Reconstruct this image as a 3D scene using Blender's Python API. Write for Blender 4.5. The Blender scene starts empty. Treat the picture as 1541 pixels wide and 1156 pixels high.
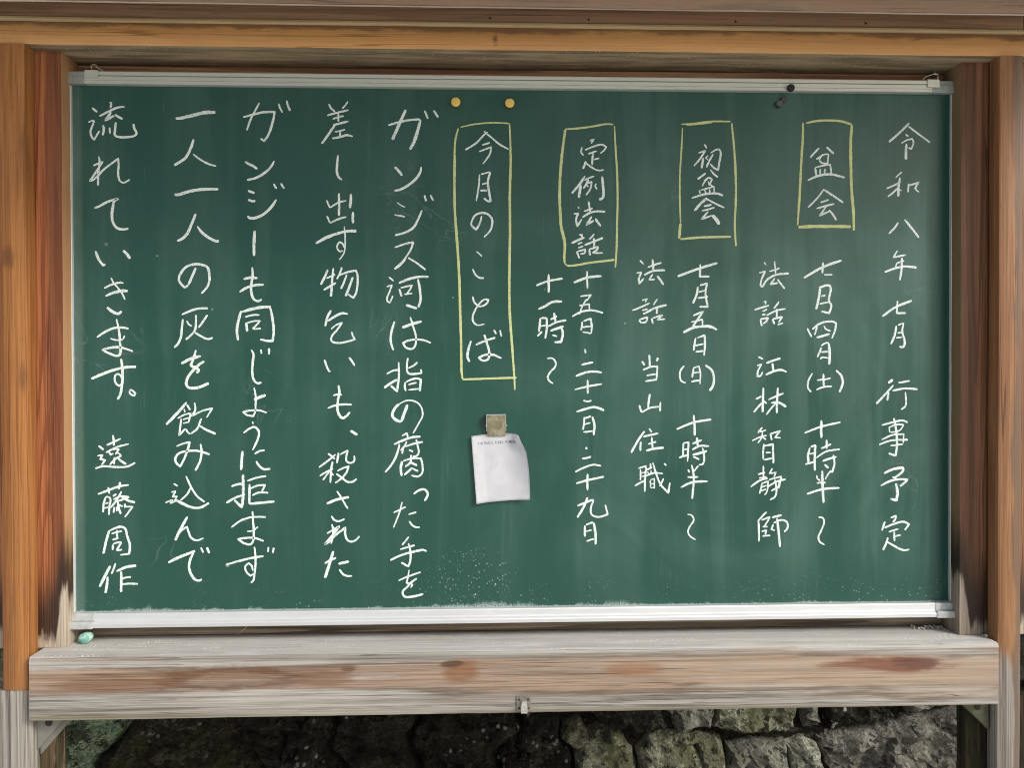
import bpy, bmesh, math, random
from mathutils import Vector, Matrix, noise
from mathutils.geometry import delaunay_2d_cdt

random.seed(7)
scene = bpy.context.scene
COL = scene.collection

# ---------------------------------------------------------------- camera
cd = bpy.data.cameras.new('camera')
cam = bpy.data.objects.new('camera', cd)
COL.objects.link(cam)
R_ = Vector((0.99941, -0.03423, -0.00229)); U_ = Vector((0.00261, 0.0094, 0.99995)); F_ = Vector((0.0342, 0.99937, -0.00949))
M = Matrix(((R_.x, U_.x, -F_.x), (R_.y, U_.y, -F_.y), (R_.z, U_.z, -F_.z))).to_4x4()
M.translation = (-0.0639, -1.396, 1.4509)
cam.matrix_world = M
cd.sensor_width = 36.0
cd.lens = 27.03
cd.clip_start = 0.01
cd.clip_end = 500
scene.camera = cam

# ---------------------------------------------------------------- light
SUN_EL, SUN_AZ = math.radians(33), math.radians(128)      # azimuth clockwise from +Y
w = bpy.data.worlds.new('World'); scene.world = w
w.use_nodes = True
nt = w.node_tree
bg = nt.nodes['Background']
sky = nt.nodes.new('ShaderNodeTexSky')
sky.sky_type = 'NISHITA'; sky.sun_disc = False
sky.sun_elevation = SUN_EL; sky.sun_rotation = SUN_AZ
sky.air_density = 1.0; sky.dust_density = 4.0; sky.ozone_density = 1.0
hs = nt.nodes.new('ShaderNodeHueSaturation'); hs.inputs['Saturation'].default_value = 0.75   # grey overcast
nt.links.new(sky.outputs[0], hs.inputs['Color'])
nt.links.new(hs.outputs[0], bg.inputs['Color'])
bg.inputs['Strength'].default_value = 0.10
sl = bpy.data.lights.new('sun', 'SUN'); sl.energy = 1.5; sl.angle = math.radians(14); sl.color = (1.0, 0.985, 0.965)
so = bpy.data.objects.new('sun', sl); COL.objects.link(so)
sd = Vector((math.sin(SUN_AZ) * math.cos(SUN_EL), math.cos(SUN_AZ) * math.cos(SUN_EL), math.sin(SUN_EL)))
so.rotation_euler = sd.to_track_quat('Z', 'Y').to_euler()
so.location = (3, -4, 5)
scene.view_settings.view_transform = 'Standard'
scene.view_settings.look = 'None'
scene.view_settings.gamma = 1.0
scene.cycles.use_denoising = True
scene.cycles.use_adaptive_sampling = False
scene.cycles.filter_width = 1.0
scene.cycles.denoising_input_passes = 'RGB_ALBEDO_NORMAL'
scene.cycles.denoising_prefilter = 'NONE'      # keeps the fine grain of wood, stone and chalk
scene.view_settings.exposure = 0.62

# ---------------------------------------------------------------- material helpers
class G:
    """small node graph writer"""
    def __init__(s, name):
        s.m = bpy.data.materials.new(name); s.m.use_nodes = True
        s.t = s.m.node_tree; s.n = s.t.nodes; s.b = s.n['Principled BSDF']
        s.tc = s.n.new('ShaderNodeTexCoord')
        sep = s.n.new('ShaderNodeSeparateXYZ'); s.t.links.new(s.tc.outputs['Object'], sep.inputs[0])
        s.P = s.tc.outputs['Object']; s.X, s.Y, s.Z = sep.outputs
    def put(s, sock, v):
        if hasattr(v, 'links'): s.t.links.new(v, sock)
        elif isinstance(v, (tuple, list)): sock.default_value = (*v, 1.0) if len(sock.default_value) == 4 and len(v) == 3 else v
        else: sock.default_value = v
    def math(s, op, a, b=0.0, clamp=False):
        n = s.n.new('ShaderNodeMath'); n.operation = op; n.use_clamp = clamp
        s.put(n.inputs[0], a); s.put(n.inputs[1], b); return n.outputs[0]
    def add(s, a, b): return s.math('ADD', a, b)
    def mul(s, a, b): return s.math('MULTIPLY', a, b)
    def sub(s, a, b): return s.math('SUBTRACT', a, b)
    def step(s, v, lo, hi, a=0.0, b=1.0):
        n = s.n.new('ShaderNodeMapRange'); n.interpolation_type = 'SMOOTHSTEP'
        s.put(n.inputs[0], v)
        if lo > hi: lo, hi, a, b = hi, lo, b, a
        for i, q in ((1, lo), (2, hi), (3, a), (4, b)): n.inputs[i].default_value = q
        return n.outputs[0]
    def map(s, scale, off=(0, 0, 0), rot=(0, 0, 0), vec=None):
        n = s.n.new('ShaderNodeMapping'); s.t.links.new(vec or s.P, n.inputs[0])
        n.inputs['Location'].default_value = off; n.inputs['Scale'].default_value = scale; n.inputs['Rotation'].default_value = rot
        return n.outputs[0]
    def noise(s, scale=(1, 1, 1), off=(0, 0, 0), detail=4.0, rough=0.55, dist=0.0, k=1.0):
        n = s.n.new('ShaderNodeTexNoise'); s.t.links.new(s.map(scale, off), n.inputs['Vector'])
        n.inputs['Scale'].default_value = k; n.inputs['Detail'].default_value = detail
        n.inputs['Roughness'].default_value = rough; n.inputs['Distortion'].default_value = dist
        return n.outputs[0]
    def voro(s, scale=(1, 1, 1), off=(0, 0, 0), rnd=1.0):
        n = s.n.new('ShaderNodeTexVoronoi'); s.t.links.new(s.map(scale, off), n.inputs['Vector'])
        n.inputs['Scale'].default_value = 1.0; n.inputs['Randomness'].default_value = rnd
        return n.outputs['Distance'], n.outputs['Color']
    def mix(s, f, a, b, mode='MIX'):
        n = s.n.new('ShaderNodeMix'); n.data_type = 'RGBA'; n.blend_type = mode
        s.put(n.inputs[0], f); s.put(n.inputs[6], a); s.put(n.inputs[7], b); return n.outputs[2]
    def ell(s, c, r, ax='XZ'):
        """normalised radius from an ellipse centre"""
        a = s.math('DIVIDE', s.sub(getattr(s, ax[0]), c[0]), r[0]); b = s.math('DIVIDE', s.sub(getattr(s, ax[1]), c[1]), r[1])
        return s.math('SQRT', s.add(s.mul(a, a), s.mul(b, b)))
    def bump(s, h, strength=0.3, dist=0.002):
        n = s.n.new('ShaderNodeBump'); n.inputs['Strength'].default_value = strength; n.inputs['Distance'].default_value = dist
        s.put(n.inputs['Height'], h); s.t.links.new(n.outputs[0], s.b.inputs['Normal'])
    def out(s, col, rough=0.6, metal=0.0, spec=0.5):
        s.put(s.b.inputs['Base Color'], col); s.put(s.b.inputs['Roughness'], rough)
        s.put(s.b.inputs['Metallic'], metal); s.put(s.b.inputs['Specular IOR Level'], spec)
        return s.m

def axis_scale(ax, along, across):
    return tuple(along if 'XYZ'[i] == ax else across for i in range(3))

def lines(g, ax, along, across, width, off=(0, 0, 0), det=2.0, dist=0.3):
    """thin wandering lines along the grain"""
    n = g.noise(axis_scale(ax, along, across), off, det, 0.5, dist)
    return g.step(g.math('ABSOLUTE', g.sub(n, 0.5)), width, width * 0.25)

def wood_core(g, ax, light, dark, off=(0, 0, 0), rings=9.0, fig=5.0, fibre=190.0, ringamt=0.6):
    """colour and height sockets of sawn softwood with the grain along ax"""
    base = g.noise(axis_scale(ax, 0.55, fig), off, 2.0, 0.45, 0.2)
    saw = g.math('FRACT', g.mul(base, rings))
    ring = g.mul(g.step(saw, 0.45, 0.93), g.step(saw, 1.0, 0.96))           # soft rise, hard latewood edge
    fib = g.noise(axis_scale(ax, 3.0, fibre), off, 3.0, 0.65)
    fine = g.noise(axis_scale(ax, 7.0, fibre * 2.2), (off[1], off[2], off[0]), 2.0, 0.6)
    broad = g.noise(axis_scale(ax, 1.4, 9.0), (off[0] + 3, off[1], off[2] + 1), 4.0)
    f = g.add(g.mul(g.step(fib, 0.42, 0.58), 0.42), g.mul(g.step(fine, 0.40, 0.60), 0.30))
    f = g.add(f, g.mul(g.step(broad, 0.3, 0.7), 0.48))
    f = g.math('SUBTRACT', f, g.mul(ring, ringamt), True)
    c = g.mix(f, dark, light)
    crack = g.mul(lines(g, ax, 0.7, 46.0, 0.012, off), g.step(broad, 0.62, 0.42))
    c = g.mix(g.mul(crack, 0.65), c, tuple(v * 0.35 for v in dark))
    pores = g.step(g.noise(axis_scale(ax, 26.0, 420.0), off, 2.0, 0.6), 0.34, 0.28)
    c = g.mix(g.mul(pores, 0.45), c, tuple(v * 0.5 for v in dark))
    return c, g.sub(g.sub(g.mul(fib, 0.8), g.mul(ring, 0.3)), g.mul(crack, 0.8)), fib, broad

def grey_core(g, ax, off=(0, 0, 0), pale=(0.5, 0.475, 0.43), dk=(0.2, 0.185, 0.165)):
    """silvered, rain-worn wood"""
    a = g.noise(axis_scale(ax, 1.1, 120.0), off, 4.0, 0.65, 0.25)
    b = g.noise(axis_scale(ax, 5.0, 380.0), off, 2.0, 0.6)
    l = g.noise(axis_scale(ax, 1.0, 7.0), (off[0], off[1] + 5, off[2]), 4.0)
    f = g.add(g.mul(g.step(a, 0.40, 0.58), 0.50), g.mul(g.step(b, 0.38, 0.62), 0.28))
    f = g.math('ADD', f, g.mul(g.step(l, 0.35, 0.7), 0.32), True)
    c = g.mix(f, dk, pale)
    ln = g.math('MAXIMUM', lines(g, ax, 0.55, 62.0, 0.016, off), g.mul(lines(g, ax, 1.3, 150.0, 0.022, (off[2] + 2, off[0], off[1])), 0.7))
    ln = g.mul(ln, g.step(l, 0.70, 0.40))
    c = g.mix(g.mul(ln, 0.75), c, tuple(v * 0.38 for v in dk))
    return c, g.sub(a, ln)

# ---------------------------------------------------------------- object helpers
def thing(name, label, cat, loc, group=None):
    o = bpy.data.objects.new(name, None); COL.objects.link(o)
    o.empty_display_size = 0.05
    o.location = loc; o['label'] = label; o['category'] = cat
    if group: o['group'] = group
    return o

def root_loc(o):
    v = Vector((0, 0, 0))
    while o is not None:
        v += o.location; o = o.parent
    return v

def link(name, bm, mat, parent=None, label=None, smooth=False):
    """world-space bmesh -> one mesh object (local to its thing)"""
    if parent is not None:
        bmesh.ops.translate(bm, verts=bm.verts, vec=-root_loc(parent))
    bmesh.ops.recalc_face_normals(bm, faces=bm.faces)
    me = bpy.data.meshes.new(name)
    if smooth:
        for f in bm.faces: f.smooth = True
    bm.to_mesh(me); bm.free()
    me.materials.append(mat)
    o = bpy.data.objects.new(name, me); COL.objects.link(o)
    if parent is not None: o.parent = parent
    if label: o['label'] = label
    return o

def smooth_by_angle(o, deg=35):
    me = o.data
    me.polygons.foreach_set('use_smooth', [True] * len(me.polygons))
    bm = bmesh.new(); bm.from_mesh(me)
    for e in bm.edges:
        if len(e.link_faces) == 2 and e.calc_face_angle(0) > math.radians(deg): e.smooth = False
    bm.to_mesh(me); bm.free()

def plank(bm, lo, hi, ax, bev=0.003, jit=0.0006, seg=None, seed=0.0):
    """squared timber lofted along ax, eased arris, a little out of true"""
    a = 'XYZ'.index(ax); u, v = [i for i in range(3) if i != a]
    L = hi[a] - lo[a]
    seg = seg or max(2, int(L / 0.03))
    u0, u1, v0, v1 = lo[u], hi[u], lo[v], hi[v]
    b = min(bev, 0.45 * (u1 - u0), 0.45 * (v1 - v0)); k = b * 0.3
    prof = [(u0 + b, v0), (u1 - b, v0), (u1 - k, v0 + k), (u1, v0 + b), (u1, v1 - b), (u1 - k, v1 - k),
            (u1 - b, v1), (u0 + b, v1), (u0 + k, v1 - k), (u0, v1 - b), (u0, v0 + b), (u0 + k, v0 + k)]
    rings = []
    for i in range(seg + 1):
        t = lo[a] + L * i / seg
        row = []
        for j, (pu, pv) in enumerate(prof):
            n = noise.noise_vector(Vector((t * 5 + seed, pu * 9 + seed * 1.7, pv * 9)))
            n2 = noise.noise_vector(Vector((t * 37 + seed, pu * 40, pv * 40 + seed)))
            d = n * jit + n2 * jit * 0.5
            co = [0, 0, 0]; co[a] = t; co[u] = pu + d.x; co[v] = pv + d.y
            row.append(bm.verts.new(co))
        rings.append(row)
    n = len(prof)
    for r0, r1 in zip(rings, rings[1:]):
        for j in range(n): bm.faces.new((r0[j], r0[(j + 1) % n], r1[(j + 1) % n], r1[j]))
    bm.faces.new(rings[0]); bm.faces.new(rings[-1])
    return bm

def plank_obj(name, lo, hi, ax, mat, parent, label=None, **kw):
    o = link(name, plank(bmesh.new(), lo, hi, ax, seed=random.random() * 50, **kw), mat, parent, label)
    smooth_by_angle(o, 30)
    return o

def box(bm, lo, hi, bev=0.0, seg=2, mat=None):
    r = bmesh.ops.create_cube(bm, size=1.0)
    vs = r['verts']
    for v_ in vs:
        v_.co = Vector([(lo[i] + hi[i]) / 2 + v_.co[i] * (hi[i] - lo[i]) for i in range(3)])
    if bev:
        es = {e for v_ in vs for e in v_.link_edges}
        bmesh.ops.bevel(bm, geom=list(es), offset=bev, segments=seg, affect='EDGES', profile=0.6)
    return bm

def extrude_profile(bm, prof, x0, x1, nx=2):
    """closed (y, z) profile swept along X"""
    rings = [[bm.verts.new((x0 + (x1 - x0) * i / (nx - 1), y, z)) for y, z in prof] for i in range(nx)]
    n = len(prof)
    for a, b in zip(rings, rings[1:]):
        for j in range(n): bm.faces.new((a[j], a[(j + 1) % n], b[(j + 1) % n], b[j]))
    bm.faces.new(rings[0]); bm.faces.new(rings[-1])
    return bm

def lathe(bm, prof, c, axis='Y', n=32):
    """(radius, height) profile turned about an axis through c; height runs along -Y for 'Y', +Z for 'Z'"""
    rows = []
    for r, h in prof:
        row = []
        for i in range(n):
            t = 2 * math.pi * i / n
            if axis == 'Y': co = (c[0] + r * math.cos(t), c[1] - h, c[2] + r * math.sin(t))
            else: co = (c[0] + r * math.cos(t), c[1] + r * math.sin(t), c[2] + h)
            row.append(bm.verts.new(co))
        rows.append(row)
    for a, b in zip(rows, rows[1:]):
        for i in range(n): bm.faces.new((a[i], a[(i + 1) % n], b[(i + 1) % n], b[i]))
    bm.faces.new(rows[0]); bm.faces.new(rows[-1])
    return bm

def tube(bm, pts, r, n=8, taper=None):
    pts = [Vector(p) for p in pts]
    rows = []
    up = Vector((0.13, 0.9, 0.21)).normalized()
    for i, p in enumerate(pts):
        d = (pts[min(i + 1, len(pts) - 1)] - pts[max(i - 1, 0)]).normalized()
        a = d.cross(up).normalized(); b = d.cross(a)
        rr = r * (taper[i] if taper else 1.0)
        rows.append([bm.verts.new(p + a * rr * math.cos(2 * math.pi * k / n) + b * rr * math.sin(2 * math.pi * k / n)) for k in range(n)])
    for a, b in zip(rows, rows[1:]):
        for k in range(n): bm.faces.new((a[k], a[(k + 1) % n], b[(k + 1) % n], b[k]))
    bm.faces.new(rows[0]); bm.faces.new(rows[-1])
    return bm

# ================================================================ materials
OR_L, OR_D = (0.40, 0.178, 0.054), (0.215, 0.078, 0.021)

def mat_cladding(name, off, patch=False, OR_L=OR_L, OR_D=OR_D):
    """varnished orange-brown strip; bare silver wood low down"""
    g = G(name)
    c, h, fib, broad = wood_core(g, 'Z', OR_L, OR_D, off, rings=5, fig=11, ringamt=0.35)
    blot = g.noise((14, 14, 3.0), off, 4.0, 0.6, 0.6)
    c = g.mix(g.mul(g.step(blot, 0.55, 0.72), 0.5), c, (0.16, 0.075, 0.03))
    c = g.mix(g.mul(g.step(blot, 0.42, 0.3), 0.35), c, (0.36, 0.22, 0.1))
    if patch:
        gc, ga = grey_core(g, 'Z', off, (0.36, 0.33, 0.29), (0.15, 0.13, 0.11))
        n = g.noise((26, 26, 5.0), off, 5.0, 0.6, 0.3)
        edge = g.add(g.Z, g.mul(g.sub(n, 0.5), 0.22))
        c = g.mix(g.step(edge, 0.97, 0.925), c, gc)
        strip = g.add(g.X, g.mul(g.sub(g.noise((3, 3, 7), off, 3.0), 0.5), 0.03))
        c = g.mix(g.mul(g.step(strip, 0.868, 0.874), 0.75), c, (0.12, 0.085, 0.06))
    kk = g.add(g.ell((-0.868, 1.655), (0.013, 0.02)), g.mul(g.sub(g.noise((70, 70, 24), off, 4.0, 0.65, 0.6), 0.5), 2.2))
    c = g.mix(g.mul(g.step(kk, 1.3, 0.3), 0.6), c, (0.10, 0.04, 0.015))
    knots = g.voro((9, 9, 3.1), off)[0]
    c = g.mix(g.mul(g.step(knots, 0.13, 0.05), 0.7), c, (0.13, 0.055, 0.02))
    g.bump(h, 0.25, 0.0015)
    return g.out(c, g.add(0.42, g.mul(blot, 0.25)), spec=0.35)

def mat_jamb(name, off, side, red_l=(0.50, 0.175, 0.06), red_d=(0.22, 0.062, 0.02), cheek=(0.44, 0.25, 0.12)):
    """red-stained inner post: dark heart, foot bleached pale with a black rot edge, mossy below the sill"""
    g = G(name)
    c, h, fib, broad = wood_core(g, 'Z', red_l, red_d, off, rings=17, fig=14, ringamt=0.55)
    n = g.noise((45, 45, 6.0), off, 5.0, 0.6, 0.5)
    n2 = g.noise((110, 110, 9.0), off, 3.0, 0.6)
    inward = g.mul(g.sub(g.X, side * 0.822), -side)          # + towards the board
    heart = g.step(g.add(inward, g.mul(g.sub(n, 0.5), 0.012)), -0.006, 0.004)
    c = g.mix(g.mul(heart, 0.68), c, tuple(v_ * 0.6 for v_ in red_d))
    ge = g.n.new('ShaderNodeNewGeometry'); sp = g.n.new('ShaderNodeSeparateXYZ'); g.t.links.new(ge.outputs['Normal'], sp.inputs[0])
    ch = g.step(g.mul(sp.outputs[0], -side), 0.5, 0.8)
    c = g.mix(ch, c, g.mix(fib, tuple(v_ * 0.7 for v_ in cheek), cheek))  # inward faces only
    e = g.add(g.Z, g.add(g.mul(g.sub(n, 0.5), 0.13), g.mul(g.sub(n2, 0.5), 0.05)))
    e = g.sub(e, g.mul(g.step(inward, 0.006, 0.022), 0.07))  # the bleach climbs higher beside the board
    pale, ga = grey_core(g, 'Z', off, (0.47, 0.40, 0.31), (0.24, 0.19, 0.14))
    black = g.step(e, 1.15, 1.03)
    c = g.mix(g.mul(black, 0.93), c, (0.022, 0.013, 0.008))
    c = g.mix(g.step(e, 1.016, 0.990), c, pale)
    g.bump(h, 0.35, 0.0015)
    return g.out(c, 0.5, spec=0.35)

def mat_leg(name, off, pale=(0.36, 0.30, 0.19), mossamt=0.8, k=1.0):  # k scales the colours down to put in the shade below the sill
    """lower post: split grain, green algae"""
    g = G(name)
    a = g.noise((120, 120, 6), off, 5.0, 0.65, 0.4)
    m = g.noise((34, 34, 7), off, 4.0, 0.6, 0.6)
    c = g.mix(g.step(a, 0.42, 0.58), (0.035 * k, 0.028 * k, 0.018 * k), (0.13 * k, 0.085 * k, 0.045 * k))
    c = g.mix(g.mul(g.step(m, 0.42, 0.58), mossamt), c, (0.075 * k, 0.085 * k, 0.03 * k))
    c = g.mix(g.step(g.noise((85, 85, 5), (off[0] + 4, 2, 1), 4.0, 0.6), 0.56, 0.66), c, pale)
    g.bump(a, 0.8, 0.004)
    return g.out(c, 0.8, spec=0.2)

def mat_grey(name, off, ax='Z', pale=(0.42, 0.40, 0.355), dk=(0.17, 0.155, 0.13)):
    g = G(name)
    c, a = grey_core(g, ax, off, pale, dk)
    g.bump(a, 0.5, 0.002)
    return g.out(c, 0.75, spec=0.2)

def mat_sill():
    g = G('weathered_sill_wood')
    grey, ga = grey_core(g, 'X', (0, 0, 0), (0.455, 0.44, 0.40), (0.14, 0.125, 0.105))
    brown, h, fib, broad = wood_core(g, 'X', (0.35, 0.215, 0.125), (0.175, 0.098, 0.054), (2, 0, 4), rings=12, fig=20, ringamt=0.6)
    warp = g.mul(g.sub(g.noise((1.8, 8, 34), (1, 0, 3), 6.0, 0.62, 0.5), 0.5), 0.085)
    z = g.add(g.Z, warp)
    # remains of the old varnish along the upper half of the front
    right = g.step(g.X, 0.2, 0.8)
    band = g.mul(g.step(z, 0.898, 0.920), g.step(z, 0.972, 0.955))
    band = g.math('MAXIMUM', band, g.mul(g.mul(right, 0.6), g.mul(g.step(z, 0.885, 0.9), g.step(z, 0.968, 0.955))))
    front = g.step(g.Y, -0.060, -0.070)
    tone = g.mix(g.step(g.X, -0.2, 0.5), brown, g.mix(0.45, brown, (0.46, 0.335, 0.215)))
    c = g.mix(g.mul(g.mul(band, front), g.mul(g.add(0.50, g.mul(fib, 0.3)), g.step(g.noise((2.6, 9, 46), (8, 0, 2), 5.0, 0.65, 0.5), 0.24, 0.44))), grey, tone)
    # dark outline where the old varnish flaked off, and loose brown runs along the grain
    rim = g.mul(g.mul(g.mul(band, g.sub(1.0, band)), 3.2), g.step(g.noise((4, 9, 30), (2, 0, 7), 4.0, 0.6), 0.42, 0.6))
    c = g.mix(g.mul(g.mul(rim, front), 0.8), c, (0.10, 0.06, 0.035))
    runs = g.step(g.noise((1.5, 9, 75), (4, 0, 5), 5.0, 0.6, 0.4), 0.55, 0.66)
    c = g.mix(g.mul(g.mul(g.mul(runs, front), g.step(g.noise((2.2, 1, 9), (0, 0, 3), 3.0), 0.42, 0.62)), 0.65), c, (0.20, 0.125, 0.07))
    # olive lower edge
    c = g.mix(g.mul(g.step(g.add(g.Z, g.mul(warp, 0.5)), 0.888, 0.872), 0.4), c, (0.20, 0.165, 0.09))
    nb = g.noise((9, 20, 60), (3, 1, 0), 6.0, 0.7, 0.8)
    nb2 = g.noise((3, 20, 170), (6, 1, 0), 4.0, 0.6)
    wob = g.add(g.mul(g.sub(nb, 0.5), 1.7), g.mul(g.sub(nb2, 0.5), 0.9))
    def stain(c, ctr, r, col, amt, ring=False):
        e = g.add(g.ell(ctr, r), wob)
        m = g.mul(g.step(e, 1.3, 0.62), g.add(0.6, g.mul(nb2, 0.8)))
        if ring: m = g.mul(m, g.add(0.25, g.mul(g.step(e, 0.45, 0.9), 0.75)))
        return g.mix(g.mul(g.mul(m, amt), front), c, col)
    c = stain(c, (-0.50, 0.939), (0.115, 0.019), (0.11, 0.045, 0.021), 0.9, True)
    c = stain(c, (-0.34, 0.936), (0.05, 0.018), (0.17, 0.085, 0.045), 0.6)
    c = stain(c, (-0.70, 0.930), (0.10, 0.010), (0.17, 0.075, 0.035), 0.55)
    c = stain(c, (0.64, 0.946), (0.115, 0.0145), (0.17, 0.062, 0.033), 0.85)
    c = stain(c, (0.69, 0.948), (0.05, 0.011), (0.10, 0.045, 0.035), 0.6)
    c = stain(c, (0.19, 0.944), (0.05, 0.012), (0.26, 0.12, 0.055), 0.6)
    c = stain(c, (-0.108, 0.945), (0.03, 0.020), (0.22, 0.105, 0.05), 0.8)          # knot
    c = stain(c, (-0.125, 0.957), (0.02, 0.007), (0.07, 0.04, 0.025), 0.8)
    c = stain(c, (-0.30, 0.951), (0.018, 0.008), (0.13, 0.075, 0.045), 0.8)
    # drying cracks along the grain
    ck = g.noise((0.9, 60, 95), (7, 2, 0), 2.0, 0.5, 0.5)
    ckm = g.mul(g.step(g.math('ABSOLUTE', g.sub(ck, 0.5)), 0.012, 0.003), g.step(g.noise((3, 12, 12), (1, 1, 1), 3.0), 0.5, 0.6))
    c = g.mix(g.mul(ckm, 0.75), c, (0.06, 0.045, 0.035))
    # chalk dust settled on the ledge
    up = g.n.new('ShaderNodeNewGeometry'); sp = g.n.new('ShaderNodeSeparateXYZ'); g.t.links.new(up.outputs['Normal'], sp.inputs[0])
    top = g.step(sp.outputs[2], 0.6, 0.9)
    c = g.mix(g.mul(top, 0.5), c, (0.60, 0.59, 0.565))
    d, col = g.voro((210, 210, 210))
    spk = g.mul(g.step(d, 0.30, 0.18), g.step(g.noise((7, 30, 7), (5, 2, 1), 4.0, 0.7), 0.52, 0.62))
    c = g.mix(g.mul(spk, top), c, (0.86, 0.86, 0.84))
    film = g.step(g.noise((5, 26, 5), (9, 4, 1), 5.0, 0.7), 0.5, 0.75)
    c = g.mix(g.mul(g.mul(film, top), 0.35), c, (0.74, 0.74, 0.72))
    back_dark = g.step(g.add(g.Y, g.mul(wob, 0.012)), -0.004, 0.020)  # darker towards the back of the ledge
    c = g.mix(g.mul(g.mul(back_dark, top), 0.45), c, (0.16, 0.14, 0.115))
    g.bump(g.sub(g.add(ga, g.mul(h, 0.3)), g.mul(ckm, 1.5)), 0.45, 0.0022)
    return g.out(c, 0.72, spec=0.25)

def mat_beam(name, off, light, dark, rings=7, fig=10, rough=0.55, blotch=None, ringamt=0.5, bump=0.3):
    g = G(name)
    c, h, fib, broad = wood_core(g, 'X', light, dark, off, rings=rings, fig=fig, ringamt=ringamt)
    if blotch:
        b = g.noise((3.2, 12, 34), off, 5.0, 0.62, 0.4)
        c = g.mix(g.mul(g.step(b, 0.5, 0.66), 0.7), c, blotch)
    g.bump(h, bump, 0.0015)
    return g.out(c, rough, spec=0.3)

def mat_lintel():
    g = G('lintel_wood')
    c, h, fib, broad = wood_core(g, 'X', (0.72, 0.40, 0.155), (0.63, 0.32, 0.11), (1, 2, 3), rings=4, fig=8, ringamt=0.35)
    # irregular dark band down from the joint above, and a darker underside
    n = g.noise((9, 9, 40), (0, 0, 0), 6.0, 0.7, 0.3)
    big = g.noise((2.6, 1, 1), (5, 0, 0), 2.0)
    top = g.step(g.add(g.Z, g.add(g.mul(g.sub(n, 0.5), 0.03), g.mul(g.sub(big, 0.5), 0.02))), 2.044, 2.052)
    c = g.mix(g.mul(top, 0.72), c, (0.12, 0.075, 0.045))
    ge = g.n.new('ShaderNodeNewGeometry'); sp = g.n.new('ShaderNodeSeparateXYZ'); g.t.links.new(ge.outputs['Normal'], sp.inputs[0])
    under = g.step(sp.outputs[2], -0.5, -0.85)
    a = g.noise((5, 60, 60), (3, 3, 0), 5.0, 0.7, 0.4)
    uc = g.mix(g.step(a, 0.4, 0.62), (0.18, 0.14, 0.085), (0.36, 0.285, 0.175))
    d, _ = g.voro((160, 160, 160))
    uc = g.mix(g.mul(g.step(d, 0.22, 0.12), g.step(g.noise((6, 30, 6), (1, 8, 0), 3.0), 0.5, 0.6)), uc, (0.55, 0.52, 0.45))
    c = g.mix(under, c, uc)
    kn = g.ell((-0.045, 2.036), (0.006, 0.011))
    kn = g.add(kn, g.mul(g.sub(g.noise((110, 110, 90), (0, 0, 0), 4.0, 0.7), 0.5), 3.0))
    c = g.mix(g.mul(g.step(kn, 1.2, 0.2), 0.7), c, (0.16, 0.06, 0.025))
    g.bump(h, 0.25, 0.0015)
    return g.out(c, 0.5, spec=0.35)

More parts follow.
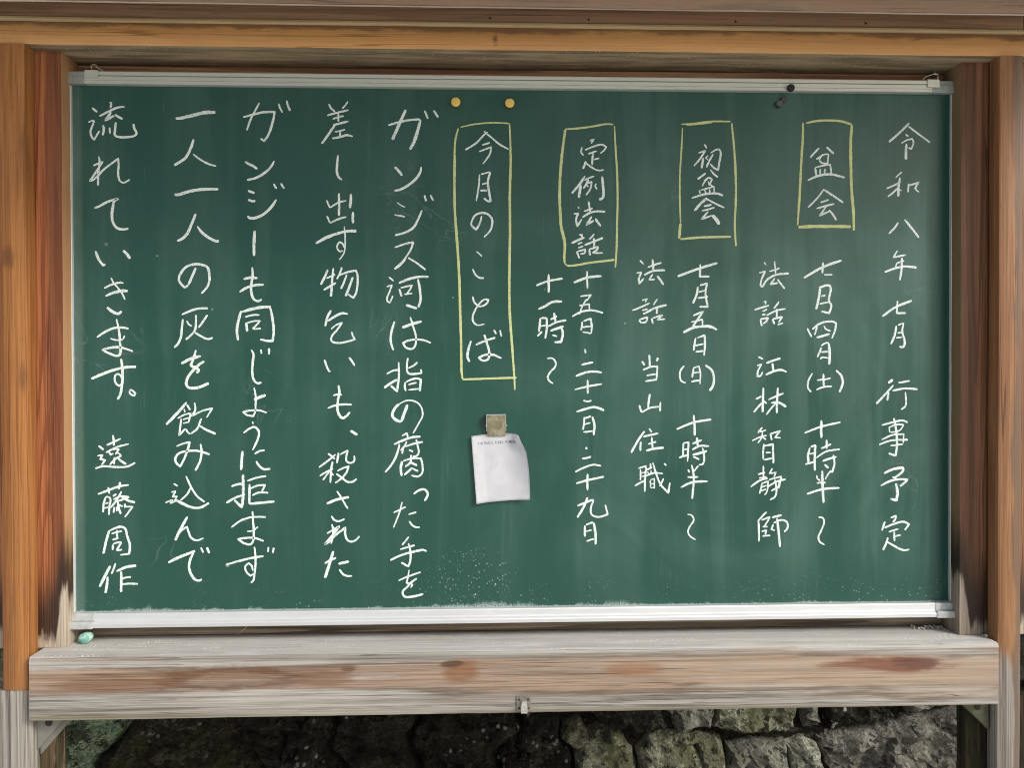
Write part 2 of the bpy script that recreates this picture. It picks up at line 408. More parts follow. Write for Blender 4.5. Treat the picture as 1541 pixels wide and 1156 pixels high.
def mat_board():
    g = G('green_chalkboard_enamel')
    base = g.mix(g.noise((1.2, 1, 0.9), (0, 0, 0), 3.0), (0.0135, 0.066, 0.048), (0.018, 0.080, 0.060))
    # eraser swipes: tall soft streaks of chalk film
    s1 = g.noise((13, 1, 1.1), (2, 0, 1), 5.0, 0.6, 0.9)
    s2 = g.noise((46, 1, 1.6), (5, 0, 2), 3.0, 0.6, 0.4)
    s3 = g.noise((3.2, 1, 2.6), (7, 0, 4), 5.0, 0.6, 1.2)
    film = g.add(g.mul(g.step(s1, 0.44, 0.62), 0.5), g.mul(g.step(s3, 0.42, 0.68), 0.5))
    film = g.mul(film, g.add(0.8, g.mul(g.step(s2, 0.35, 0.68), 0.3)))
    side = g.add(0.62, g.mul(g.step(g.X, -0.5, 0.8), 0.75))
    low = g.step(g.Z, 0.05, 0.14, 0.45, 1.0)
    film = g.mul(g.mul(film, side), g.mul(low, g.step(g.add(g.X, g.mul(g.sub(s1, 0.5), 0.02)), 0.786, 0.770)))
    c = g.mix(g.math('MULTIPLY', film, 0.125, True), base, (0.26, 0.42, 0.38))
    # the margins: a wiped pale band at the left edge, chalk film fading out at the right
    lm = g.mul(g.step(g.X, -0.776, -0.786), g.step(g.noise((6, 1, 4), (1, 0, 1), 4.0), 0.25, 0.5))
    c = g.mix(g.mul(lm, 0.12), c, (0.45, 0.56, 0.54))
    # ghosts of old scribbles
    ghost = g.math('ABSOLUTE', g.sub(g.noise((7, 1, 9), (4, 0, 8), 3.0, 0.5, 1.5), 0.5))
    gm = g.mul(g.step(ghost, 0.012, 0.002), g.step(g.noise((3, 1, 3), (9, 0, 2), 2.0), 0.55, 0.66))
    c = g.mix(g.mul(gm, 0.09), c, (0.6, 0.68, 0.66))
    # thin vertical scratches
    sc = g.mul(g.step(g.math('ABSOLUTE', g.sub(g.noise((70, 1, 0.6), (0, 0, 5), 2.0), 0.5)), 0.008, 0.001), g.step(g.noise((5, 1, 9), (1, 0, 6), 3.0), 0.55, 0.68))
    c = g.mix(g.mul(sc, 0.04), c, (0.62, 0.7, 0.68))
    # chalk dust spattered near the foot and piled along the bottom rail
    zrel = g.sub(g.Z, 0.026)
    def specks(k, lo, hi, off):
        d, col = g.voro((k, 0.0, k), off)
        cs = g.n.new('ShaderNodeSeparateXYZ'); g.t.links.new(col, cs.inputs[0])
        rad = g.mul(cs.outputs[0], hi)
        return g.step(g.sub(d, rad), 0.0, -lo)
    reg = g.add(g.ell((-0.088, 0.082), (0.088, 0.058)), g.mul(g.sub(g.noise((16, 1, 16), (3, 0, 0), 4.0), 0.5), 1.2))
    m = g.step(reg, 1.1, 0.5)
    sp = g.mul(g.math('MAXIMUM', g.mul(specks(210, 0.06, 0.36, (0, 0, 0)), 0.36), g.mul(specks(85, 0.03, 0.16, (3, 0, 1)), 0.8)), m)
    c = g.mix(sp, c, (0.58, 0.70, 0.66))
    c = g.mix(g.mul(m, 0.25), c, (0.020, 0.075, 0.058))
    pile = g.add(g.mul(g.noise((7, 1, 10), (2, 0, 0), 3.0, 0.6), 0.6), g.mul(g.noise((60, 1, 10), (2, 0, 0), 4.0, 0.7, 0.4), 0.4))
    hgt = g.add(g.mul(g.step(pile, 0.44, 0.74), 0.011), 0.0008)
    edge = g.step(g.math('DIVIDE', zrel, hgt), 1.6, 0.0)
    grain = g.step(g.noise((420, 1, 420), (0, 0, 0), 3.0, 0.7), 0.38, 0.58)
    c = g.mix(g.mul(edge, g.add(0.05, g.mul(grain, 0.48))), c, (0.66, 0.76, 0.74))
    sp2 = g.mul(specks(190, 0.06, 0.32, (6, 0, 2)), g.mul(g.step(zrel, 0.07, 0.004), g.step(g.noise((9, 1, 9), (0, 0, 3), 4.0), 0.45, 0.62)))
    c = g.mix(g.mul(sp2, 0.32), c, (0.60, 0.72, 0.69))
    few = g.mul(specks(19, 0.02, 0.085, (1, 0, 9)), g.step(g.noise((4, 1, 4), (8, 0, 3), 2.0), 0.5, 0.6))
    c = g.mix(g.mul(few, 0.35), c, (0.60, 0.70, 0.67))
    g.bump(g.noise((260, 260, 260), (0, 0, 0), 2.0), 0.05, 0.0005)
    return g.out(c, g.add(0.33, g.mul(film, 0.14)), spec=0.37)

def mat_chalk(name, col, thin):
    g = G(name)
    n = g.noise((520, 520, 520), (0, 0, 0), 3.0, 0.7)
    n2 = g.noise((55, 55, 55), (2, 0, 0), 3.0, 0.6)
    f = g.add(g.step(n, 0.30, 0.55), g.mul(g.sub(n2, 0.42), 1.0))
    c = g.mix(g.math('MAXIMUM', f, 0.0, True), thin, col)
    g.bump(n, 0.4, 0.0006)
    return g.out(c, 0.95, spec=0.1)

def mat_alu(name, col, rough=0.5, dusty=0.0):
    g = G(name)
    n = g.noise((2.5, 140, 140), (0, 0, 0), 4.0, 0.6)
    b = g.noise((6, 40, 40), (4, 0, 0), 5.0, 0.65)
    c = g.mix(g.step(n, 0.3, 0.7), tuple(v_ * 0.94 for v_ in col), col)
    c = g.mix(g.mul(g.step(b, 0.52, 0.75), 0.35), c, tuple(v_ * 0.8 for v_ in col))
    if dusty: c = g.mix(g.mul(g.step(b, 0.55, 0.3), dusty), c, (0.82, 0.85, 0.84))
    return g.out(c, g.add(rough, g.mul(b, 0.2)), 0.55, 0.5)

def mat_plain(name, col, rough=0.5, metal=0.0, var=0.15, k=120.0, spec=0.5, bump=0.0):
    g = G(name)
    n = g.noise((k, k, k), (0, 0, 0), 4.0, 0.65)
    c = g.mix(g.step(n, 0.3, 0.7), tuple(v_ * (1 - var) for v_ in col), tuple(min(1, v_ * (1 + var)) for v_ in col))
    if bump: g.bump(n, bump, 0.001)
    return g.out(c, rough, metal, spec)

def mat_stone(name, base, dk, moss, mossamt, lich, lichamt, fleck=0.3, lt=0.52):
    g = G(name)
    a = g.noise((16, 16, 16), (0, 0, 0), 6.0, 0.7, 0.4)
    f = g.noise((90, 90, 120), (2, 0, 0), 5.0, 0.75)
    c = g.mix(g.add(g.mul(g.step(a, 0.35, 0.68), 0.5), g.mul(g.step(f, 0.35, 0.65), 0.5)), dk, base)
    m = g.add(g.noise((13, 13, 13), (4, 4, 0), 5.0, 0.7, 0.5), g.mul(g.sub(f, 0.5), 0.35))
    c = g.mix(g.mul(g.step(m, 0.46, 0.58), mossamt), c, moss)
    l = g.add(g.noise((11, 11, 11), (9, 1, 0), 5.0, 0.65, 0.3), g.mul(g.sub(f, 0.5), 0.5))
    c = g.mix(g.mul(g.step(l, lt, lt + 0.06), lichamt), c, g.mix(g.step(f, 0.4, 0.62), tuple(v_ * 0.5 for v_ in lich), lich))
    d, _ = g.voro((46, 46, 46))
    c = g.mix(g.mul(g.mul(g.step(d, 0.32, 0.18), g.step(g.noise((7, 7, 7), (2, 8, 0), 3.0), 0.5, 0.62)), fleck), c, (0.46, 0.47, 0.40))
    pit = g.step(g.noise((42, 42, 42), (6, 6, 0), 4.0, 0.65), 0.42, 0.34)
    c = g.mix(g.mul(pit, 0.75), c, tuple(v_ * 0.35 for v_ in dk))
    g.bump(g.sub(g.add(a, f), pit), 0.9, 0.012)
    return g.out(c, 0.9, spec=0.15)

# ================================================================ the setting
g = G('gravel')
n1 = g.noise((60, 60, 60), (0, 0, 0), 5.0, 0.7)
gd, gc_ = g.voro((45, 45, 45))
gm_ = g.out(g.mix(g.mul(g.step(gd, 0.1, 0.6), g.step(n1, 0.2, 0.8)), (0.70, 0.68, 0.64), (0.5, 0.485, 0.45)), 0.9)  # unseen ground, its paleness set to throw light up under the lintel
bm = bmesh.new()
bmesh.ops.create_grid(bm, x_segments=4, y_segments=4, size=200)
ground = link('ground', bm, gm_)
ground['kind'] = 'structure'; ground['label'] = 'unseen gravel ground in front of the stone wall, made pale to bounce light up'

# ---------------------------------------------------------------- stone wall
ST = {
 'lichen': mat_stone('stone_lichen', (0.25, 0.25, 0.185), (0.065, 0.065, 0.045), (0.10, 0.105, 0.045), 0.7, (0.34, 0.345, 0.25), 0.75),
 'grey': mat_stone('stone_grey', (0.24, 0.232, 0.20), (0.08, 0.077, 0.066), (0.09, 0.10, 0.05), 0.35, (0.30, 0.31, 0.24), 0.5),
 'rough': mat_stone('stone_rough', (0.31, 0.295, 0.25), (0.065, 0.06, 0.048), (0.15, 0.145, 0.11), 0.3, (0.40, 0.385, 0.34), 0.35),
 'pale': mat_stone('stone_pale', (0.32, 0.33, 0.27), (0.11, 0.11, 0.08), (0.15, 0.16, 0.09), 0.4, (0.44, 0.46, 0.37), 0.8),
 'dark': mat_stone('stone_shade_dark', (0.026, 0.023, 0.017), (0.006, 0.005, 0.004), (0.020, 0.020, 0.009), 0.5, (0.12, 0.12, 0.09), 0.25, 0.6),  # shade of the wall put into a near-black base colour
 'moss': mat_stone('stone_moss_shaded', (0.040, 0.036, 0.022), (0.010, 0.009, 0.006), (0.036, 0.036, 0.015), 0.8, (0.14, 0.14, 0.09), 0.35, 0.3),  # real moss, over a base darkened to hold the wall's shade
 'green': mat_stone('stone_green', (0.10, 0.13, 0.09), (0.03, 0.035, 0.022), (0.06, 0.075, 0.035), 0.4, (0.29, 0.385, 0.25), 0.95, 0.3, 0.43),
}
WY = 0.56
wall = thing('stone_wall', 'dark mossy wall of rough natural stones seen below the notice board', 'wall', (0, WY, 0))
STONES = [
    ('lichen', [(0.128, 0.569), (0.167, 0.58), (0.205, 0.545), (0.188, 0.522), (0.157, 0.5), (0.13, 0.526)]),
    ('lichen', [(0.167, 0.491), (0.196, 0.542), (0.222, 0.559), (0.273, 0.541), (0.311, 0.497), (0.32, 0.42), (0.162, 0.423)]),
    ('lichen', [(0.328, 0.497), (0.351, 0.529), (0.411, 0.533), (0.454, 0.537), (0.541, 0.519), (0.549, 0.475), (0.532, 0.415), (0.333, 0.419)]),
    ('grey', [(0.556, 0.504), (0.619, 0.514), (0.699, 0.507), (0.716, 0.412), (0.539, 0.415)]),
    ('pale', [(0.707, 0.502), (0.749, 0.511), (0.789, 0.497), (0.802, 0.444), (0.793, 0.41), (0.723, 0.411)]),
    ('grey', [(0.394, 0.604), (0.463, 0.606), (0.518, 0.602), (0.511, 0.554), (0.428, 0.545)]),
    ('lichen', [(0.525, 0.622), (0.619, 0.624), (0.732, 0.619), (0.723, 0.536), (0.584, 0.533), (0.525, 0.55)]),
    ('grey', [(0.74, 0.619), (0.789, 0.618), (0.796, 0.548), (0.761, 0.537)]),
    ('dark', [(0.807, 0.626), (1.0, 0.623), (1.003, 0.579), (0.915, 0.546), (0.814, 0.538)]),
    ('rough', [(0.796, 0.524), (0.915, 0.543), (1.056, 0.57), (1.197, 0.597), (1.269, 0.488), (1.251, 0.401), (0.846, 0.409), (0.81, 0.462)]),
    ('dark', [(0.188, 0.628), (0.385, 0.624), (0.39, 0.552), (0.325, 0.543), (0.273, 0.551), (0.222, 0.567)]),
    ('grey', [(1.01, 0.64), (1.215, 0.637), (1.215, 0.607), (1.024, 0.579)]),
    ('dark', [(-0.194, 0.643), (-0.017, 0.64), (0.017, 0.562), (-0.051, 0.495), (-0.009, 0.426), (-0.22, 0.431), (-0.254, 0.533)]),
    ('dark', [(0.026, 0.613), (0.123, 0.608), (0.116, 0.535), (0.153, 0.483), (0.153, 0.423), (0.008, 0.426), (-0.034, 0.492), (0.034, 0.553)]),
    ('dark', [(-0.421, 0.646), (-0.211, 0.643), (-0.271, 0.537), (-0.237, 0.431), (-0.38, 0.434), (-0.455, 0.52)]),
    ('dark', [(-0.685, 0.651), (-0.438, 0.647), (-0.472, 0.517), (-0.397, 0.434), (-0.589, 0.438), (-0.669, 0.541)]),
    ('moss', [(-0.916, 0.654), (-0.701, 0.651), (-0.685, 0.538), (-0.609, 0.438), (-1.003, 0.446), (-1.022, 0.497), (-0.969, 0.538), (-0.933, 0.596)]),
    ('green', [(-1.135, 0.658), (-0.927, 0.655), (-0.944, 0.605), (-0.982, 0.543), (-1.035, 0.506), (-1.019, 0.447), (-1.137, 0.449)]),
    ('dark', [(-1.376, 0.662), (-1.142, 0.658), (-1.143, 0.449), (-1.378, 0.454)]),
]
def inside(p, poly):
    r = False; n = len(poly)
    for i in range(n):
        (x1, y1), (x2, y2) = poly[i], poly[i - 1]
        if (y1 > p[1]) != (y2 > p[1]) and p[0] < (x2 - x1) * (p[1] - y1) / (y2 - y1) + x1: r = not r
    return r
def edge_dist(p, poly):
    best = 9.0
    for i in range(len(poly)):
        a = Vector(poly[i - 1]); b = Vector(poly[i]); q = Vector(p); d = b - a
        t = max(0, min(1, (q - a).dot(d) / max(d.dot(d), 1e-9)))
        best = min(best, (q - a - d * t).length)
    return best
def stone(kind, poly, sp=0.0065, seed=0.0, bulge=0.06):
    # ragged outline, joints closed up a little
    gx = sum(p[0] for p in poly) / len(poly); gz = sum(p[1] for p in poly) / len(poly)
    poly = [(gx + (p[0] - gx) * 1.05, gz + (p[1] - gz) * 1.05) for p in poly]
    pl = []
    n = len(poly)
    for i in range(n):
        a = Vector(poly[i]); b = Vector(poly[(i + 1) % n]); k = max(1, int((b - a).length / (sp * 1.2)))
        for j in range(k):
            q = a.lerp(b, j / k)
            dn = noise.noise_vector(Vector((q.x * 22, q.y * 22, seed))) * 0.011 + noise.noise_vector(Vector((q.x * 70, q.y * 70, seed))) * 0.004
            pl.append((q.x + dn.x, q.y + dn.y))
    xs = [p[0] for p in pl]; zs = [p[1] for p in pl]
    pts = [Vector(p) for p in pl]; nb = len(pts)
    z = min(zs)
    while z < max(zs):
        x = min(xs)
        while x < max(xs):
            q = (x + random.uniform(-.3, .3) * sp, z + random.uniform(-.3, .3) * sp)
            if inside(q, pl) and edge_dist(q, pl) > sp * 0.6: pts.append(Vector(q))
            x += sp
        z += sp
    vs, es, fs, *_ = delaunay_2d_cdt(pts, [(i, (i + 1) % nb) for i in range(nb)], [], 1, 1e-6)
    bm = bmesh.new(); bv = []
    tilt = Vector((noise.noise(Vector((seed, 1, 1))), noise.noise(Vector((seed, 5, 2)))))
    cx = sum(xs) / len(xs); cz = sum(zs) / len(zs)
    for q in vs:
        d = edge_dist(q, pl); R = 0.05
        t = min(1.0, d / 0.02)
        y = -bulge * math.sqrt(max(0, 1 - (1 - t) ** 2))
        P = Vector((q.x, q.y, seed))
        y += noise.fractal(P * 14, 1.0, 2.0, 6) * 0.024 * min(1, d / 0.012)
        cr = noise.voronoi(Vector((q.x * 13, q.y * 19, seed)))[0]
        y += (cr[0] - cr[1]) * 0.032 * min(1, d / 0.02)
        for sc_, am in ((9.0, 0.55), (26.0, 0.45)):                # broken facets
            Q = Vector((q.x * sc_, q.y * sc_ * 1.3, seed))
            p0 = noise.voronoi(Q)[1][0]; rv = noise.noise_vector(p0 * 7.3)
            y += ((Q - p0).dot(rv) / sc_ * am + rv.z * 0.16 / sc_) * min(1, d / 0.01)
        y += (tilt.x * (q.x - cx) + tilt.y * (q.y - cz)) * 0.35
        bv.append(bm.verts.new((q.x, WY + y, q.y)))
    for f in fs:
        try: bm.faces.new([bv[i] for i in f])
        except ValueError: pass
    be = [e for e in bm.edges if len(e.link_faces) == 1]
    r = bmesh.ops.extrude_edge_only(bm, edges=be)
    for el in r['geom']:
        if isinstance(el, bmesh.types.BMVert): el.co.y += 0.12
    o = link('stone', bm, ST[kind], wall)
    smooth_by_angle(o, 28)
    return o
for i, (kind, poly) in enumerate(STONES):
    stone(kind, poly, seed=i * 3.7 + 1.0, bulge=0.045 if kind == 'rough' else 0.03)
# courses that the notice board or the frame edge hides, coarser
def course(z0, z1, x0, x1, n, kinds):
    xs = [x0 + (x1 - x0) * (i + (random.uniform(-.22, .22) if 0 < i < n else 0)) / n for i in range(n + 1)]
    for i in range(n):
        a, b = xs[i] + 0.008, xs[i + 1] - 0.008
        j = lambda k: random.uniform(-k, k)
        m = (a + b) / 2
        stone(random.choice(kinds), [(a, z0 + .012 + j(.01)), (m + j(.04), z0 + .008 + j(.01)), (b, z0 + .012 + j(.01)), (b + j(.01), (z0 + z1) / 2),
              (b - .01, z1 - .01 + j(.012)), (m + j(.05), z1 - .005 + j(.012)), (a + .01, z1 - .01 + j(.012)), (a + j(.01), (z0 + z1) / 2)], 0.03, random.random() * 90)
zlow = min(p[1] for k, pl in STONES for p in pl)
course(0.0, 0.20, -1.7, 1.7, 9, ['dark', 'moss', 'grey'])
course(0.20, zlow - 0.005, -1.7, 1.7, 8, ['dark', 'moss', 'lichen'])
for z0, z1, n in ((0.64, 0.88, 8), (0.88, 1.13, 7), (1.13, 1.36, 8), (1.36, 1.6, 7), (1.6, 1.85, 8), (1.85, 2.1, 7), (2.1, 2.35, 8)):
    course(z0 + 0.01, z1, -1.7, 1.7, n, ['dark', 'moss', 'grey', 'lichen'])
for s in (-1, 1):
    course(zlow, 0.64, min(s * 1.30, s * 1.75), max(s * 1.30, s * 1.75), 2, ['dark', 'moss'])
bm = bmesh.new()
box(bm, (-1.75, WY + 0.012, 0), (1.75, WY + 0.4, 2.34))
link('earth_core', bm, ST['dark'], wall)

# ================================================================ the notice board
nb = thing('notice_board', 'roofed wooden notice board frame of orange brown posts with a weathered grey sill', 'notice board', (0, 0, 0))
SZ = 0.980                                                        # top of the sill
# uprights
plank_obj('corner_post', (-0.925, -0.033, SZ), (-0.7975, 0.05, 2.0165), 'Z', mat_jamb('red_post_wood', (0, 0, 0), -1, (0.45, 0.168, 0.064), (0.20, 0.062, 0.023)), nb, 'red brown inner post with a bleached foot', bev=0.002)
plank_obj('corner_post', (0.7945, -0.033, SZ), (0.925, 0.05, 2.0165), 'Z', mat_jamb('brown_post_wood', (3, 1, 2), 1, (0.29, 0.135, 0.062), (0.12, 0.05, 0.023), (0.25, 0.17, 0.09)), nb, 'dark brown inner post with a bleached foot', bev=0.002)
plank_obj('leg', (-0.925, -0.035, 0), (-0.811, -0.006, 0.868), 'Z', mat_leg('split_leg_wood', (0, 0, 0), (0.26, 0.215, 0.135), 0.8, 0.75), nb, bev=0.004, jit=0.002)
plank_obj('leg', (0.804, -0.035, 0), (0.925, -0.006, 0.868), 'Z', mat_leg('mossy_shaded_leg_wood', (5, 0, 3), (0.045, 0.045, 0.018), 0.9, 0.28), nb, bev=0.004, jit=0.002)  # mossy, with its colours also darkened for the shade
plank_obj('cladding_strip', (-0.887, -0.066, 0.9195), (-0.8405, -0.0335, 2.0155), 'Z', mat_cladding('orange_strip_wood', (0, 2, 0)), nb, 'orange varnished strip', bev=0.006)
plank_obj('cladding_strip', (-0.905, -0.064, 0), (-0.8395, -0.0355, 0.9185), 'Z', mat_grey('silver_strip_wood', (3, 0, 1)), nb, 'bare silver grey strip', bev=0.005, jit=0.0012)
plank_obj('cladding_strip', (0.8425, -0.066, 0), (0.8865, -0.0355, 2.0155), 'Z', mat_cladding('tan_strip_wood', (6, 1, 3), True, (0.345, 0.175, 0.078), (0.19, 0.085, 0.035)), nb, 'tan strip worn grey at its foot', bev=0.005)
# sill
plank_obj('sill', (-0.8345, -0.0775, 0.8695), (0.8370, 0.058, SZ - 0.0005), 'X', mat_sill(), nb, bev=0.005, jit=0.0009, seg=110)
# battens behind and around the chalkboard
plank_obj('batten', (-0.797, 0.022, 1.965), (0.794, 0.045, 2.0155), 'X', mat_beam('reddish_batten_wood', (0, 1, 0), (0.50, 0.29, 0.17), (0.24, 0.12, 0.065), 7, 18, 0.6, ringamt=0.8), nb, bev=0.002)
plank_obj('batten', (-0.797, 0.022, SZ + 0.0005), (0.794, 0.045, 1.035), 'X', mat_beam('grey_batten_wood', (4, 1, 2), (0.36, 0.30, 0.22), (0.13, 0.10, 0.07), 11, 26, 0.7, ringamt=0.8, bump=0.5), nb, bev=0.002)
bm = bmesh.new(); box(bm, (-0.797, 0.046, SZ + 0.001), (0.794, 0.056, 2.0155))
link('back_panel', bm, mat_beam('back_panel_wood', (1, 7, 2), (0.2, 0.12, 0.07), (0.09, 0.05, 0.03)), nb)
# lintel and the mouldings above it
plank_obj('lintel', (-0.96, -0.060, 2.0165), (0.96, 0.06, 2.0555), 'X', mat_lintel(), nb, bev=0.002)
plank_obj('moulding', (-0.97, -0.066, 2.0562), (0.889, 0.05, 2.0620), 'X', mat_beam('pale_moulding_wood', (2, 0, 5), (0.68, 0.52, 0.29), (0.48, 0.34, 0.17), 4, 9), nb, 'thin pale moulding', bev=0.0015)
fr = plank_obj('frieze_board', (-0.885, -0.0635, 2.0624), (0.887, 0.05, 2.098), 'X', mat_beam('brown_frieze_wood', (8, 0, 1), (0.42, 0.255, 0.145), (0.31, 0.18, 0.10), 8, 22, ringamt=0.7), nb, bev=0.0015)
NAIL = mat_plain('rusty_nail_head', (0.05, 0.03, 0.02), 0.6, 0.3)
for x in (0.116, 0.373, 0.604, -0.055):
    bm = bmesh.new(); lathe(bm, [(0.0005, -0.002), (0.002, -0.001), (0.002, 0.0003), (0.0012, 0.0007), (0.0003, 0.0008)], (x, -0.0635, 2.0700), n=14)
    link('nail', bm, NAIL, fr, smooth=True)
TAUPE = mat_beam('taupe_fascia_wood', (5, 3, 2), (0.36, 0.245, 0.165), (0.30, 0.20, 0.135), 4, 7, 0.6, (0.22, 0.175, 0.13), 0.25)
plank_obj('fascia_board', (-1.10, -0.150, 2.0492), (1.10, -0.1455, 2.15), 'X', TAUPE, nb, bev=0.001)
plank_obj('fascia_lit_edge', (-0.99, -0.1495, 2.0472), (0.893, -0.1460, 2.0490), 'X', mat_beam('lit_edge_wood', (2, 9, 5), (0.62, 0.50, 0.40), (0.45, 0.35, 0.27), 4, 9), nb, bev=0.001)  # pale strip stands in for the lit chamfer under the fascia
plank_obj('soffit_board', (-1.10, -0.145, 2.099), (1.10, 0.30, 2.115), 'X', mat_beam('soffit_wood', (5, 8, 2), (0.22, 0.14, 0.09), (0.12, 0.075, 0.045)), nb, bev=0.002)
# the little roof: two slopes of dark sheet over the boards
rb = mat_plain('dark_roof_sheet', (0.07, 0.065, 0.06), 0.55, 0.2)
bm = bmesh.new()
extrude_profile(bm, [(-0.52, 2.155), (0.02, 2.42), (0.45, 2.20), (0.45, 2.225), (0.02, 2.45), (-0.52, 2.18)], -1.25, 1.25)
link('roof', bm, rb, nb)
bm = bmesh.new()
for y0, y1 in ((-0.51, -0.16), (0.31, 0.36)):
    box(bm, (-1.2, y0, 2.142), (1.2, y1, 2.154))
link('roof_underboard', bm, TAUPE, nb)

# corner braces under the sill
BR = mat_plain('grey_painted_ply', (0.185, 0.18, 0.155), 0.7, var=0.12, k=30)
BRD = mat_plain('olive_shaded_ply', (0.075, 0.075, 0.042), 0.75, var=0.3, k=40)  # right brace, its shade put into a darker colour
def brace(x0, x1, z0, z1, y, m, rivet):
    bm = bmesh.new()
    tri = [(x0, z1), (x1, z1), (x0, z0)]
    a = [bm.verts.new((x, y, z)) for x, z in tri]; b = [bm.verts.new((x, y + 0.006, z)) for x, z in tri]
    bm.faces.new(a); bm.faces.new(b[::-1])
    for i in range(3): bm.faces.new((a[i], a[(i + 1) % 3], b[(i + 1) % 3], b[i]))
    bmesh.ops.bevel(bm, geom=list(bm.edges), offset=0.0012, segments=2, affect='EDGES')
    o = link('corner_brace', bm, m, nb)
    bm = bmesh.new(); s = 1 if x1 > x0 else -1
    lathe(bm, [(0.0005, -0.001), (0.006, -0.0005), (0.006, 0.001), (0.004, 0.0018), (0.0005, 0.002)], (x0 + s * 0.021, y, z1 - 0.013), n=18)
    link('bolt', bm, rivet, o, smooth=True)
DB = mat_plain('dark_bolt', (0.03, 0.028, 0.022), 0.6, 0.4)
brace(-0.8385, -0.786, 0.8075, 0.8690, -0.050, BR, DB)
brace(-0.8385, -0.774, 0.795, 0.8690, -0.0343 - 0.0065, BR, DB)
brace(0.8385, 0.779, 0.8125, 0.8690, -0.050, BRD, DB)

# hook plate screwed to the sill front
ST_M = mat_plain('worn_nickel', (0.72, 0.71, 0.62), 0.22, 0.9, 0.12, 120)
hx, hz = 0.0, 0.8872
bm = bmesh.new(); box(bm, (hx - 0.0128, -0.0799, hz - 0.0125), (hx + 0.0128, -0.0772, hz + 0.0128), 0.0016)
PLT = mat_plain('dull_nickel_plate', (0.27, 0.265, 0.215), 0.38, 0.7, 0.2, 200)
hp = link('hook_plate', bm, PLT, nb, 'small square nickel hook plate')
bm = bmesh.new()
wpts = [(-0.0045, 0.0), (0.0045, 0.0)]
arc = [(-0.0800, hz + 0.0055), (-0.0850, hz + 0.0062), (-0.0875, hz + 0.003), (-0.0882, hz - 0.003), (-0.0876, hz - 0.009), (-0.0855, hz - 0.0142)]
rows = []
for i, (y, z) in enumerate(arc):
    hw = 0.0036 + 0.0006 * min(i, 3)
    rows.append([bm.verts.new((hx + 0.0008 + sx * hw, y + ty, z)) for sx, ty in ((-1, 0), (1, 0), (1, 0.0014), (-1, 0.0014))])
for a, b in zip(rows, rows[1:]):
    for j in range(4): bm.faces.new((a[j], a[(j + 1) % 4], b[(j + 1) % 4], b[j]))
bm.faces.new(rows[0]); bm.faces.new(rows[-1])
link('hook', bm, ST_M, hp, smooth=False)
for sx in (-1, 1):
    for sz in (-1, 1):
        bm = bmesh.new(); lathe(bm, [(0.0003, -0.0005), (0.0022, -0.0002), (0.0021, 0.0005), (0.001, 0.0009), (0.0002, 0.001)], (hx + sx * 0.0078, -0.0797, hz + sz * 0.0075), n=12)
        link('screw', bm, NAIL, hp, smooth=True)

# ================================================================ the chalkboard
cb = thing('chalkboard', 'green chalkboard in an aluminium frame covered with columns of white handwriting', 'chalkboard', (0, 0, 1.006))
bm = bmesh.new(); box(bm, (-0.798, 0.0, 1.012), (0.798, 0.014, 1.988))
link('panel', bm, mat_board(), cb)
ALU = mat_alu('dull_aluminium', (0.64, 0.67, 0.60), 0.42)
ALB = mat_alu('dusty_aluminium', (0.70, 0.72, 0.73), 0.45, 0.4)
ALS = mat_alu('bright_aluminium', (0.80, 0.82, 0.82), 0.4)
CAP = mat_plain('grey_plastic_cap', (0.30, 0.335, 0.315), 0.5, 0.1, 0.12, 60)
CAPB = mat_plain('pale_plastic_cap', (0.46, 0.48, 0.48), 0.5, 0.1, 0.18, 60)
y_ = -0.001
# top rail: lip, groove, flat face, fine groove
top = [(0.016, 1.9700), (-0.0102, 1.9700), (-0.0118, 1.9710), (-0.0118, 1.9752), (-0.0108, 1.9757), (-0.0118, 1.9762), (-0.0118, 1.9828),
       (-0.0085, 1.9833), (-0.0085, 1.9842), (-0.0122, 1.9846), (-0.0122, 1.9905), (-0.0110, 1.9920), (0.016, 1.9920)]
bm = bmesh.new(); extrude_profile(bm, top, -0.7690, 0.7535, 40); link('top_rail', bm, ALU, cb)
bot = [(0.016, 1.0072), (-0.0165, 1.0072), (-0.0180, 1.0082), (-0.0182, 1.0140), (-0.0172, 1.0160), (-0.0128, 1.0180), (-0.0122, 1.0205), (-0.0118, 1.0300), (-0.0108, 1.0318), (0.016, 1.0318)]
bm = bmesh.new(); extrude_profile(bm, bot, -0.7590, 0.7615, 40); link('bottom_rail', bm, ALB, cb, 'dusty bright bottom rail')
for s in (-1, 1):
    bm = bmesh.new()
    xa, xb = (-0.7995, -0.7963) if s < 0 else (0.7936, 0.7995)
    box(bm, (xa, -0.0060, 1.0325), (xb, 0.015, 1.9695), 0.0012)
    link('side_rail', bm, ALS, cb)
for x0, x1 in ((-0.7997, -0.7692), (0.7537, 0.7997)):
    bm = bmesh.new(); box(bm, (x0, -0.0108, 1.9698), (x1, 0.016, 1.9832), 0.0010)
    box(bm, (x0, -0.0098, 1.9834), (x1, 0.016, 1.9918), 0.0010)
    link('corner_cap', bm, CAP, cb)
for x0, x1 in ((-0.7997, -0.7592), (0.7617, 0.7997)):
    bm = bmesh.new(); box(bm, (x0, -0.0125, 1.0185), (x1, 0.016, 1.0322), 0.0015)
    box(bm, (x0, -0.0195, 1.0060), (x1, 0.016, 1.0183), 0.0018)
    link('corner_cap', bm, CAPB, cb)
WIRE = mat_plain('bright_wire', (0.62, 0.62, 0.58), 0.35, 0.8)
